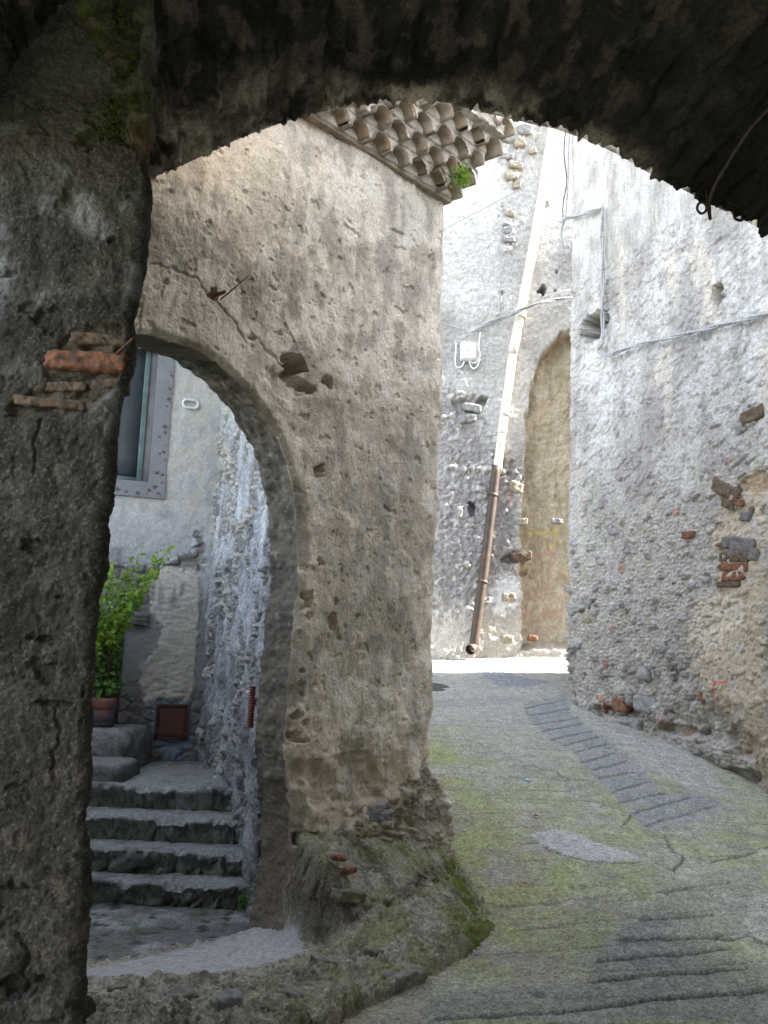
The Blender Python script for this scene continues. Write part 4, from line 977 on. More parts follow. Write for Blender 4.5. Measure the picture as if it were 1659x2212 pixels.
# ------------------------------------------------------------------ the court behind the arch: floor, steps, walls
def floor():
    X = spaced([(-4.2, -2.5, .1), (-2.5, -.5, .012)]); Y = spaced([(4.2, 7.6, .014), (7.6, 12, .2)]); XX, YY = np.meshgrid(X, Y); x = XX.ravel(); y = YY.ravel()
    n1 = fbm(x, y, .4, 4, 1); n2 = fbm(x, y, .1, 4, 2)
    z = -.005 + .012 * n1 + .006 * n2 + .002 * fbm(x, y, .03, 2, 4)
    c = np.tile(A_((.16, .168, .168)), (len(x), 1)); c = mix(c, (.28, .29, .29), ss(.05, .45, n1)); c = mix(c, (.06, .065, .055), ss(.15, .6, -n2)); c = mix(c, (.08, .10, .05), ss(.2, .6, fbm(x, y, .3, 4, 7)) * .6)
    w = (x - PW.A[0]) * PW.n[0] + (y - PW.A[1]) * PW.n[1]
    F = grid_faces(len(Y), len(X)); F = F[(w < -.12)[F].all(1)]
    o = mesh_np('courtyard_floor', np.c_[x, y, z], F, MAT['step'], None, c); o['kind'] = 'structure'
floor()
steps = empty('stone_steps', (-1.6, 6.4, 0), 'worn grey stone steps climbing behind the arch', 'steps')
# (front Y, back Y, top z, left X, right X)
def sy(py, z, px=380): return at_z(px, py, z)[1]
st_def = []
Y1 = sy(1958, .0); zt1 = at_y(380, 1908, Y1)[2]; Y2 = sy(1890, zt1); zt2 = at_y(380, 1838, Y2)[2]; Y3 = sy(1821, zt2); zt3 = at_y(380, 1766, Y3)[2]; Y4 = sy(1751, zt3); zt4 = at_y(380, 1700, Y4)[2]
print('steps', Y1, zt1, Y2, zt2, Y3, zt3, Y4, zt4, 'back', sy(1655, zt4))
st_def = [(Y1, Y2 + .1, zt1), (Y2, Y3 + .1, zt2), (Y3, Y4 + .1, zt3), (Y4, 9.6, zt4)]
def step(i, y0, y1, zt):
    x0, x1 = -3.6, -.55; X = spaced([(x0, -2.5, .06), (-2.5, x1, .010)])
    # profile: front foot -> nose -> back
    nz = 22; prof = [(y0, -.25 + (zt + .25) * k / nz) for k in range(nz)] + [(y0 + .012 * k, zt) for k in range(0, 26)] + [(y0 + .31 + k * .06, zt) for k in range(int((y1 - y0 - .3) / .06) + 2)]
    prof = np.array(prof); XX, K = np.meshgrid(X, np.arange(len(prof))); py = prof[K, 0]; pz = prof[K, 1]
    front = (K < nz); s = np.where(front, pz, zt + (py - y0)); n1 = fbm(XX, s + i * 3, .35, 4, 10 + i); n2 = fbm(XX, s + i * 3, .10, 4, 20 + i); n3 = fbm(XX, s + i, .03, 3, 30 + i)
    stn_h, ID, stn = rubble(XX, s + i * 2.3, .24, 40 + i)
    dn = ss(0, .05, zt - pz) * front
    dy = np.where(front, -(.02 * n1 + .016 * n2 + .006 * n3) - .05 * (stn_h - .3) * dn + .012 * dn * (1 - stn) + .03 * (zt - pz > .05), .0 - .02 * n1 * (1 - ss(0, .1, py - y0)))
    dz = np.where(front, 0, .008 * n1 + .006 * n2 + .003 * n3) + (.014 * n1 - .035 * ss(.1, .5, fbm(XX, s * 0 + i * 7, .16, 4, 60 + i))) * (1 - ss(.0, .07, np.abs(s - zt))) - .014 * (1 - ss(0, .03, np.abs(s - zt))) 
    V = np.stack([XX, py + dy, pz + dz], -1)
    c = np.ones(V.shape) * A_((.24, .25, .25)); c = mix(c, (.15, .157, .157), ss(0, .5, n1)); c = mix(c, (.30, .315, .325), ss(.1, .6, n2) * .6 * ~front)  # blue skylight and lit treads put into the stone colour
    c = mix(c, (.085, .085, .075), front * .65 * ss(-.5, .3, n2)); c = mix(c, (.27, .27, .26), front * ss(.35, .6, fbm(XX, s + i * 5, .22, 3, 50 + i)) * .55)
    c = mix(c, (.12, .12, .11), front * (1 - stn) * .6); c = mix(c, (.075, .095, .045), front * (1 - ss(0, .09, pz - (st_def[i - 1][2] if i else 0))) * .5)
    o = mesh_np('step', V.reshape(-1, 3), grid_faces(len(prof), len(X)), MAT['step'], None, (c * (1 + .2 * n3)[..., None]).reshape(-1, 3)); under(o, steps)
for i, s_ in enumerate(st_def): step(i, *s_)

# the house behind the steps
RH_c = at_y(300, 1640, 8.25)[:2]; ang = R(20)
RH = Plane(RH_c - 2.5 * np.array([math.cos(ang), math.sin(ang)]), RH_c + 2.5 * np.array([math.cos(ang), math.sin(ang)]), lean=.0, z0=1.0)
rh_win = RH.uvs([(180, 745), (344, 745), (334, 1043), (180, 1030)])
WU1 = RH.uv(334, 900)[0]; WZ0 = RH.uv(320, 1042)[1]; WZ1 = RH.uv(330, 748)[1]; WU0 = WU1 - .95
SU1 = RH.uv(366, 920)[0]; SZ0 = RH.uv(352, 1078)[1]
door_u1 = RH.uv(262, 1450)[0]; door_z1 = RH.uv(250, 1360)[1]
patch = RH.uvs([(325, 1240), (360, 1222), (410, 1228), (430, 1245), (432, 1300), (425, 1400), (418, 1500), (405, 1520), (380, 1508), (345, 1510), (315, 1522), (303, 1480), (305, 1440), (320, 1420), (345, 1400), (347, 1350), (330, 1320), (322, 1280)])
rub_p = RH.uvs([(225, 1215), (330, 1222), (420, 1190), (420, 1150), (440, 1150), (445, 1240), (420, 1228), (330, 1236), (325, 1290), (330, 1330), (250, 1330), (225, 1300)])
blue_p = RH.uvs([(328, 1512), (415, 1512), (410, 1610), (380, 1640), (330, 1612)])
def rh_disp(u, z):
    n1 = fbm(u, z, .5, 4, 3); n2 = fbm(u, z, .1, 4, 5); n3 = fbm(u, z, .03, 3, 6)
    base = 1 - ss(1.05, 1.35, z); F1, F2, ID = worley(u / .16 + .2 * n2, z / .10, 8); st = ss(0, .3, F2 - F1) * (.4 + ID)
    rub = ss(-.02, .03, poly_sd(u + .04 * n2, z + .04 * n3, rub_p)); pt = ss(-.012, .012, poly_sd(u + .03 * n2, z + .02 * n3, patch))
    d = .012 * n1 + .004 * n2 + .0015 * n3 + base * (.02 * st - .01 + .012 * n2) + rub * (.03 * st - .02) + pt * (.012 + .004 * fbm(u, z * 2.5, .08, 3, 9))
    win = (u > WU0) & (u < WU1) & (z > WZ0) & (z < WZ1); d = np.where(win, -.16, d)
    dr = (u < door_u1) & (z < door_z1); d = np.where(dr, -.22, d)
    return d
def rh_col(u, z, d):
    n1 = fbm(u, z, .5, 5, 13); n2 = fbm(u, z, .12, 4, 15); n3 = fbm(u, z, .03, 3, 16)
    c = np.ones(u.shape + (3,)) * A_((.44, .455, .475)); c = mix(c, (.34, .355, .37), ss(0, .5, n1)); c = mix(c, (.52, .535, .55), ss(.2, .6, n2) * .5)  # blue of the skylight mixed into the plaster colour
    pt = ss(-.012, .012, poly_sd(u + .03 * n2, z + .02 * n3, patch)); rub = ss(-.02, .03, poly_sd(u + .04 * n2, z + .04 * n3, rub_p))
    wh = ss(2.55, 2.9, z); c = mix(c, (.52, .50, .46), wh * ss(-.5, .3, n2) * .8)
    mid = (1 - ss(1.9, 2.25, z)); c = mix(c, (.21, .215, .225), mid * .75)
    base = 1 - ss(1.05, 1.4, z); F1, F2, ID = worley(u / .16 + .2 * n2, z / .10, 8)
    c = mix(c, (.14, .14, .14), base * .8); c = mix(c, (.22, .22, .21), base * ss(.55, .9, ID) * .6)
    c = mix(c, (.16, .15, .14), rub * (.85)); c = mix(c, (.50, .485, .44), pt * .95)
    bl = ss(-.02, .03, poly_sd(u + .03 * n2, z + .03 * n3, blue_p)); c = mix(c, (.20, .27, .36), bl * .8)
    st = ss(.25, .5, fbm(u * 2, z * .4, .3, 3, 19)) * ss(1.8, 2.0, z) * (1 - ss(2.3, 2.5, z)); c = mix(c, (.19, .185, .18), st * .6)
    return c * (1 + .14 * n3)[..., None]
rear = empty('rear_house', tuple(RH.xyz(2.5, zt4)), 'grey plastered house tinted with blue skylight behind the steps with stained window surround', 'house')
o = wrap_wall('wall', RH, spaced([(0, 1.5, .05), (1.5, 3.3, .009)]), spaced([(0, .5, .05), (.5, 3.9, .0095), (3.9, 5.0, .1)]), 5., (0, 1), 0, None, rh_disp, rh_col, MAT['rear']); under(o, rear)
def rbox(pl, u0, u1, z0, z1, d0, d1, mat, name, parent, bev=.006):
    V, F = rough_block((u1 - u0, d1 - d0, z1 - z0), (6, 3, 6), .12, .0, 0); V = rotz(V, math.atan2(pl.t[1], pl.t[0])); c = pl.xyz((u0 + u1) / 2, (z0 + z1) / 2, (d0 + d1) / 2)
    o = mesh_np(name, V + c, F, mat, None, None, False)
    if parent: under(o, parent)
    return o
# window: stained flat surround, green frame, dusty pane
def surround():
    parts = []
    for (a, b, c_, d_) in [(WU1 - .012, SU1, SZ0, WZ1 + .25), (WU0 - .15, WU1 - .012, SZ0, WZ0), (WU0 - .15, WU1 - .012, WZ1, WZ1 + .25)]:
        U = spaced([(a, b, .007)]); Z = spaced([(c_, d_, .007)]); UU, ZZ = np.meshgrid(U, Z); parts.append((UU, ZZ))
    Vs = []; Fs = []; Cs = []; off = 0; r = np.random.RandomState(12)
    spots = [RH.uv(*Z4(x, y)) for x, y in [(625, 365), (638, 388), (620, 480), (635, 510), (618, 550), (632, 575), (600, 600), (585, 740), (590, 780), (550, 810), (592, 870), (580, 915), (550, 928), (588, 968), (535, 1060), (570, 1075), (565, 1130), (518, 1158), (480, 1180), (540, 1200), (555, 1215), (400, 1200), (320, 1190), (460, 1205), (260, 1170)]]
    for UU, ZZ in parts:
        d = np.full(UU.shape, .014) + .001 * fbm(UU, ZZ, .1, 3, 3)
        P = RH.xyz(UU, ZZ, d); c = np.ones(P.shape) * A_((.235, .24, .265)); c = c * (1 + .12 * fbm(UU, ZZ, .2, 4, 5))[..., None]
        for k, (su, sz_) in enumerate(spots):
            rr = (.010 + .016 * ((k * 37) % 10) / 10); q = np.hypot((UU - su) / rr, (ZZ - sz_) / (rr * .8)) + .5 * fbm(UU, ZZ, .015, 2, 7 + k); c = mix(c, (.09, .05, .045), (1 - ss(.6, 1.1, q)) * .85)
        Vs.append(P.reshape(-1, 3)); Fs.append(grid_faces(*UU.shape, off)); Cs.append(c.reshape(-1, 3)); off += UU.size
    # outer edge thickness
    e = [RH.xyz(SU1, SZ0, .014), RH.xyz(SU1, WZ1 + .25, .014), RH.xyz(SU1, WZ1 + .25, -.02), RH.xyz(SU1, SZ0, -.02), RH.xyz(WU0 - .15, SZ0, .014), RH.xyz(WU0 - .15, SZ0, -.02)]
    Vs.append(np.array(e)); Cs.append(np.tile(A_((.2, .2, .22)), (6, 1))); Fs.append(np.array([[0, 3, 2, 1], [0, 4, 5, 3]]) + off)
    return mesh_np('window_surround', np.vstack(Vs), np.vstack(Fs), MAT['rear'], None, np.vstack(Cs))
under(surround(), rear)
GU = RH.uv(309, 950)[0]
win = rbox(RH, GU - .022, GU + .022, WZ0 + .02, WZ1, -.13, -.085, MAT['green'], 'window_frame', rear)
win2 = rbox(RH, WU0, GU - .022, WZ0 + .02, WZ0 + .05, -.13, -.09, MAT['green'], 'window_rail', win)
rbox(RH, WU0, GU - .022, WZ0 + .05, WZ1, -.125, -.115, MAT['glass'], 'window_pane', win)
rbox(RH, GU + .022, WU1 + .001, WZ0 + .02, WZ1, -.15, -.10, MAT['jamb'], 'window_jamb', rear)
SLAB = mat_plain('grey_lintel_slab', (.16, .155, .145), (.09, .088, .082), scale=14, rough=.9, bump=.7, dist=.006)
# dark timber lintel and door left of the patch
lt = RH.uv(255, 1325); lt2 = RH.uv(305, 1352)
o = block_on(RH, 'lintel', 150, 1312, 320, 1350, .34, SLAB, rear, .05, .06, 5, .14, .3)
rbox(RH, door_u1 - .8, door_u1 - .01, zt4, door_z1, -.20, -.16, MAT['wood'], 'door', rear)
rbox(RH, door_u1 - .06, door_u1 + .0, zt4, door_z1, -.16, .01, MAT['wood'], 'door_post', rear)
# oval plastic ring
def ring(pl, px, py, w, h, r, mat, name, label, cat):
    c = pl.uv(px, py); pts = []; n = 40
    for k in range(n + 1):
        a = 2 * math.pi * k / n; cx = (w / 2 - h / 2) * np.sign(math.cos(a)) * (abs(math.cos(a)) > .02); pts.append(pl.xyz(c[0] + cx + h / 2 * math.cos(a), c[1] + h / 2 * math.sin(a), .022))
    V, F = tube(pts, r, 8, False); o = mesh_np(name, V, F, mat); return tag(o, label, cat)
ring(RH, 411, 874, .135, .075, .012, MAT['pvc'], 'vent_ring', 'pale oval plastic vent ring on the wall beside the window', 'vent')
# rusty meter hatch
hu0, hz0 = RH.uv(335, 1594); hu1, hz1 = RH.uv(406, 1524)
ht = empty('metal_hatch', tuple(RH.xyz((hu0 + hu1) / 2, hz0)), 'square rusty brown metal hatch low in the rear wall above the steps', 'hatch')
rbox(RH, hu0, hu1, hz0, hz1, .0, .030, MAT['rust'], 'hatch_door', ht)
FR = MAT['iron']
rbox(RH, hu0 - .012, hu0 + .012, hz0 - .01, hz1 + .01, .0, .040, FR, 'hatch_frame', ht); rbox(RH, hu1 - .012, hu1 + .008, hz0 - .01, hz1 + .01, .0, .040, FR, 'hatch_frame', ht); rbox(RH, hu0 + .012, hu1 - .012, hz1 - .012, hz1 + .01, .0, .040, FR, 'hatch_frame', ht); rbox(RH, hu0 + .012, hu1 - .012, hz0 - .01, hz0 + .010, .0, .040, FR, 'hatch_frame', ht)
# stone block and ledge left of the steps
bx = at_y(272, 1690, 7.05)[0]; bz = at_y(250, 1648, 7.05)[2]
def blk(name, x0, x1, y0, y1, z0, z1, seed, parent, mat='step', tone=(.12, .12, .115), amp=.03):
    V, F = rough_block((x1 - x0, y1 - y0, z1 - z0), (60, 30, 40), .25, amp, seed, .12); V = V + np.array([(x0 + x1) / 2, (y0 + y1) / 2, (z0 + z1) / 2])
    n = noise3(V, .15, seed + 3); c = np.tile(A_(tone), (len(V), 1)); c = mix(c, tuple(x * 1.9 for x in tone), ss(.1, .5, n) * .6); c = mix(c, tuple(x * .45 for x in tone), ss(.1, .5, -n)); top = ss(z1 - .03, z1, V[:, 2]); c = mix(c, (.25, .255, .26), top * .7)
    o = mesh_np(name, V, F, MAT[mat], None, c)
    if parent: under(o, parent)
    return o
blk('side_block', -3.4, bx, 6.95, 7.5, -.2, bz, 5, steps)
bx2 = at_y(284, 1600, 7.55)[0]; bz2 = at_y(250, 1574, 7.75)[2]
blk('side_block', -3.4, bx2, 7.45, 8.6, -.2, bz2, 9, steps, tone=(.16, .16, .16))
# potted shrub
pc = at_y(222, 1572, 7.85); pr_ = .17
pb = np.array([pc[0], 7.85, bz2 + .002])
pot = empty('potted_shrub', tuple(pb), 'leafy bright green shrub in a painted clay pot on the ledge by the steps', 'plant')
def lathe(prof, n=40, c=(0, 0, 0)):
    V = []; F = []
    for (r, z) in prof:
        for k in range(n): a = 2 * math.pi * k / n; V.append((c[0] + r * math.cos(a), c[1] + r * math.sin(a), c[2] + z))
    for i in range(len(prof) - 1):
        for k in range(n): F.append((i * n + k, i * n + (k + 1) % n, (i + 1) * n + (k + 1) % n, (i + 1) * n + k))
    return np.array(V), [np.array(F)]
H_ = at_y(222, 1507, 7.85)[2] - pb[2]
rp = (at_y(249, 1540, 7.85)[0] - pb[0])
V, F = lathe([(.001, .03), (rp * .80, .03), (rp * .95, H_ * .62), (rp * .94, H_ * .64)], 40, pb); under(mesh_np('pot', V, F, MAT['bluepot']), pot)
V, F = lathe([(rp * .955, H_ * .62), (rp * 1.06, H_ * .64), (rp * 1.08, H_ * .95), (rp * 1.03, H_), (rp * .92, H_ * .98), (rp * .9, H_ * .8), (.001, H_ * .78)], 40, pb); under(mesh_np('pot_rim', V, F, MAT['terra']), pot)
V, F = lathe([(.001, .0), (rp * .98, .0), (rp * 1.04, .035), (rp * 1.0, .04), (rp * .9, .015), (.001, .015)], 40, pb); under(mesh_np('saucer', V, F, MAT['dark']), pot)
def shrub():
    r = np.random.RandomState(21); top = pb + np.array([0, 0, H_]); cl = []; nl = []; sl = []; cd_ = []; nd_ = []; sd_ = []; st = []
    # main branches: end points in the photograph
    ends = [(365, 1190, 7.55), (350, 1215, 7.5), (330, 1240, 7.5), (300, 1200, 7.6), (290, 1255, 7.6), (250, 1225, 7.6), (240, 1260, 7.7), (225, 1240, 7.7), (300, 1290, 7.55), (265, 1310, 7.6), (235, 1300, 7.7), (215, 1330, 7.7), (200, 1250, 7.7), (180, 1300, 7.8), (270, 1235, 7.5), (310, 1265, 7.45), (340, 1205, 7.6)]
    for (px, py, Y) in ends:
        e = at_y(px, py, Y); m = (top + e) / 2 + np.array([-.10, -.03, .04]) + r.randn(3) * .02
        L = smooth_line([top, m, e], 22); st.append(tube(L, np.linspace(.005, .0012, 22), 5))
        for j, p in enumerate(L[9:]):
            for q in range(5):
                s = .034 + .026 * r.rand(); cl.append(p + r.randn(3) * .022); nl.append(r.randn(3) * .8 + np.array([0, -.5, .8])); sl.append(s)
    # drooping dark skirt
    for k in range(520):
        a = r.rand() * 2 * np.pi; rr = rp * (.25 + .95 * r.rand()); zz = H_ + .04 + r.rand() * (at_y(222, 1345, 7.85)[2] - pb[2] - H_)
        cd_.append(pb + np.array([rr * math.cos(a), rr * math.sin(a), zz])); nd_.append(np.array([math.cos(a), math.sin(a) - .3, .5]) + r.randn(3) * .4); sd_.append(.035 + .02 * r.rand())
    for k in range(9):
        a = r.rand() * 6.28; e = pb + np.array([rp * .8 * math.cos(a), rp * .8 * math.sin(a), H_ + .35 + .3 * r.rand()]); st.append(tube(smooth_line([top - (0, 0, .05), (top + e) / 2 + r.randn(3) * .03, e], 8), .004, 5))
    e = at_y(287, 1470, 7.6); L = smooth_line([top, (top + e) / 2 + (0, 0, .02), e], 8); st.append(tube(L, .0025, 4))
    for p in L[4:]:
        for q in range(3): cd_.append(p + r.randn(3) * .012); nd_.append(r.randn(3) + (0, 0, .8)); sd_.append(.03)
    V, F = leaf_cloud(cl, nl, sl, 5, .55); under(mesh_np('foliage', V, F, MAT['leafl']), pot)
    V, F = leaf_cloud(cd_, nd_, sd_, 6, .8); o = under(mesh_np('foliage', V, F, MAT['leafd']), pot); o['label'] = 'darker round leaves low on the shrub'
    V, F = merge(st); under(mesh_np('stem', V, F, MAT['twig']), pot)
shrub()

# rubble wall to the right of the steps
SA = at_y(436, 1400, 8.62)[:2]; SB = at_y(556, 1800, 5.95)[:2]
SW = Plane(SA, SB, lean=.0, z0=1.5)
sw_plaster = SW.uvs([(445, 850), (462, 850), (458, 1000), (455, 1100), (450, 1240), (436, 1240)])
def sw_rub(u, z):
    n2 = fbm(u, z, .25, 4, 5); n = fbm(u * .8, z * .35, .3, 4, 15)
    return ss(-.25, .15, n2 * .6 + n * .9 - .05)
def sw_disp(u, z):
    n1 = fbm(u, z, .5, 4, 3); n2 = fbm(u, z, .1, 4, 6); n3 = fbm(u, z, .03, 3, 8); st, ID, jn = rubble(u, z, .15, 18)
    G1, G2, I2 = worley(u / .06, z / .045, 28)
    r = sw_rub(u, z)
    return .03 * n1 + .012 * n2 + .004 * n3 + r * (.06 * st + .010 * ss(0, .4, G2 - G1) - .03) + .02 * fbm(u, z * .3, .2, 3, 31)
def sw_col(u, z, d):
    n1 = fbm(u, z, .4, 5, 23); n2 = fbm(u, z, .1, 4, 25); n3 = fbm(u, z, .03, 3, 26); _, ID, jn = rubble(u, z, .15, 18)
    c = np.ones(u.shape + (3,)) * A_((.32, .34, .36)); c = mix(c, (.21, .22, .235), ss(0, .5, n1)); c = mix(c, (.50, .525, .55), ss(.1, .5, fbm(u * 1.4, z * .3, .28, 4, 29)) * .7)  # plaster tinted blue for the skylight in the court
    r = sw_rub(u, z); st = mix(np.ones(c.shape) * A_((.17, .175, .18)), (.45, .43, .39), ss(.3, 1, ID)); st = mix(st, (.16, .16, .16), (1 - jn) * .7)
    c = mix(c, st, r * .85); lo = 1 - ss(.9, 2.0, z); c = mix(c, (.13, .135, .135), lo * .65 * ss(-.5, .3, n1))
    nearj = ss(SW.L - .35, SW.L - .1, u); c = mix(c, (.20, .20, .205), nearj * .6)
    return c * (1 + .2 * n3)[..., None]
stw = wrap_wall('rubble_wall', SW, spaced([(-.6, SW.L - .03, .0095)]), spaced([(-.2, 4.6, .009), (4.6, 5.2, .05)]), SW.L, (.95, .3), .5, None, sw_disp, sw_col, MAT['rubble'], rc=.03, back_step=.03)
tag(stw, 'rough rubble stone wall with flaking grey plaster rising beside the steps', 'wall')
# corrugated red conduit let into that wall
a = SW.uv(541, 1490); b = SW.uv(540, 1570); n = 110; pts = []; rd = []
for k in range(n): q = k / (n - 1); pts.append(at_y(546 - 6 * q, 1482 + 90 * q, 6.02)); rd.append(.020 + .004 * math.sin(k * 2 * math.pi / 7))
V, F = tube(pts, rd, 14); o = mesh_np('corrugated_conduit', V, F, MAT['hose']); tag(o, 'short red corrugated plastic conduit let into the rubble wall beside the arch', 'conduit')
# hidden wall added left of the court to bounce light
plain_wall('court_bounce_wall', (-3.3, 3.2), (-3.4, 9.0), -.2, 2.6, (.34, .34, .34), MAT['rear'], 'unseen plain grey wall added left of the little court to bounce light', 'wall')
wp = weed('step_weed', at_y(527, 1950, 6.05), (.03, .02, .06), 12, .020, MAT['leafd'], 'tiny green weed at the foot of the arch jamb beside the steps', 'weed', 18, .2)

# ------------------------------------------------------------------ house at the right
uc = 0.0
RWu = lambda px, py: RW.uv(px, py)
# plane u grows to the right from the corner; mirror so that the corner is wrapped at u=0
class Mir(Plane):
    pass
rw_holes = holes_fn(RW, [(1287, 700, 21, 30, .34), (1550, 638, 14, 28, .34), (1525, 715, 14, 18, .02), (1285, 720, 14, 16, .1), (1648, 1100, 8, 12, .02), (1620, 1105, 8, 10, .03), (1255, 1320, 8, 6, .05), (1280, 1300, 8, 6, .03), (1575, 1672, 60, 16, .05), (1600, 1600, 40, 40, .04), (1330, 1535, 60, 14, .05), (1460, 1575, 60, 16, .05), (1570, 1180, 40, 10, .04), (1600, 1200, 40, 8, .05), (1575, 1225, 30, 8, .04),
                         (1330, 640, 10, 6, .012), (1420, 600, 20, 6, .01), (1560, 520, 30, 8, .01), (1500, 860, 14, 8, .012)], 80)
rw_pale = RW.uvs([(1659, 1010), (1600, 1030), (1540, 1050), (1560, 1100), (1530, 1150), (1560, 1280), (1520, 1360), (1490, 1450), (1540, 1500), (1590, 1600), (1659, 1720)])
rw_beige = RW.uvs([(1659, 1010), (1610, 1030), (1585, 1060), (1659, 1066)])
rw_pat2 = RW.uvs([(1500, 1290), (1590, 1270), (1600, 1340), (1550, 1400), (1480, 1420), (1490, 1330)])
def rw_exposed(u, z):
    n = fbm(u, z, .8, 4, 3); n2 = fbm(u, z, .2, 3, 9)
    return np.clip(ss(3.9, 2.3, z + 0 * u) * .0 + (1 - ss(2.4, 4.3, z + .8 * n + .3 * n2)) + .0, 0, 1)
def rw_lay(u, z):
    n2 = fbm(u, z, .12, 3, 6)
    F1, F2, ID = worley(u / .115 + .25 * n2, z / .085 + .25 * n2, 18); G1, G2, I2 = worley(u / .05 + .2 * n2, z / .042, 29)
    return F1, F2, ID, G1, G2, I2
def rw_disp(u, z):
    n1 = fbm(u, z, .9, 4, 203); n2 = fbm(u, z, .16, 4, 206); n3 = fbm(u, z, .045, 3, 208); n4 = fbm(u, z, .02, 2, 209)
    F1, F2, ID, G1, G2, I2 = rw_lay(u, z); h, m = rw_holes(u, z)
    ex = rw_exposed(u, z); pl_ = ss(-.05, .08, poly_sd(u + .1 * n2, z + .1 * n3, rw_pale)); ex = ex * (1 - .75 * pl_)
    big = ss(.62, .9, ID) * ss(0, .35, F2 - F1)
    d = .035 * n1 + .009 * n2 + .0025 * n3 + .0012 * n4 + ex * (.038 * big + .018 * ss(0, .45, G2 - G1) * (.3 + I2) - .02) - .010 * ss(.3, .55, fbm(u, z, .07, 3, 219)) + h
    d = d + .05 * (1 - ss(1.0, 1.7, z)) * fbm(u, z, .3, 3, 221) + .015 * (1 - ex) * ss(.45, .75, ID * ss(0, .3, F2 - F1))
    ud = ss(.0, .012, poly_sd(u + .03 * n3, z + .03 * n2, rw_beige)); d = d - .03 * ud - .002 * crisp(u, z, .05, 381, .25, .35) - .007 * crisp(u, z, .16, 385, .36, .42)
    return d
def rw_col(u, z, d):
    n1 = fbm(u, z * .7, .9, 5, 223); n2 = fbm(u, z, .22, 4, 225); n3 = fbm(u, z, .05, 3, 226); F1, F2, ID, G1, G2, I2 = rw_lay(u, z)
    c = np.ones(u.shape + (3,)) * A_((.40, .385, .365)); c = mix(c, (.28, .265, .25), ss(.05, .5, n1)); c = mix(c, (.50, .49, .475), ss(.1, .55, -n1) * .7); c = mix(c, (.27, .245, .23), ss(.1, .45, n2) * .6); c = mix(c, (.25, .235, .215), ss(.05, .5, fbm(u * 2.2, z * .45, .6, 5, 241)) * .55)
    c = mix(c, (.50, .45, .37), ss(.2, .6, fbm(u * 1.6, z * .5, .6, 4, 231)) * .5)
    c = mix(c, (.36, .38, .27), ss(.35, .7, fbm(u * 1.6, z * .5, .5, 4, 233)) * (1 - ss(3.2, 4.4, z)) * .5)
    ex = rw_exposed(u, z); pale = ss(-.05, .08, poly_sd(u + .1 * n2, z + .1 * n3, rw_pale)); exx = ex * (1 - .8 * pale)
    st = mix(np.ones(c.shape) * A_((.35, .335, .315)), (.48, .46, .43), I2); st = mix(st, (.16, .165, .185), ss(.75, .95, ID) * ss(0, .2, F2 - F1) * .5); st = mix(st, (.40, .36, .29), (ID > .62) * (ID < .72) * .8); st = mix(st, (.36, .17, .10), (ID > .735) * (ID < .75) * ss(0, .2, F2 - F1) * .8)
    st = mix(st, (.27, .255, .23), (1 - ss(0, .12, F2 - F1)) * .6)
    c = mix(c, st, exx * .8)
    lo = 1 - ss(1.3, 2.6, z); c = mix(c, (.205, .185, .155), lo * .55 * ss(-.6, .3, n2))
    c = mix(c, (.43, .365, .275), pale * .85 * ss(-.8, .0, n2)); c = mix(c, (.36, .27, .185), ss(0, .03, poly_sd(u + .06 * n3, z + .06 * n2, rw_beige)) * .9)
    c = mix(c, (.26, .20, .14), pale * (1 - ss(.9, 1.6, z)) * .6); c = mix(c, (.56, .50, .42), ss(0, .05, poly_sd(u + .1 * n2, z + .1 * n3, rw_pat2)) * .7)
    # red paint mark, two strokes meeting at the top
    for L, w in ((RW.uvs([Z6(1402, 1350), Z6(1425, 1345), Z6(1468, 1350)]), .016), (RW.uvs([Z6(1412, 1345), Z6(1414, 1400), Z6(1408, 1475)]), .016)):
        c = mix(c, (.42, .08, .075), (1 - ss(w * .6, w * 1.2, line_d(u + .012 * n3, z + .012 * n2, L))) * ss(-.45, .1, n3) * .8)
    return c * (1 + .17 * n3)[..., None]
rwH = empty('corner_house', (2.6, 10, .8), 'tall pale rendered house on the right with pebbly exposed masonry at its foot', 'house')
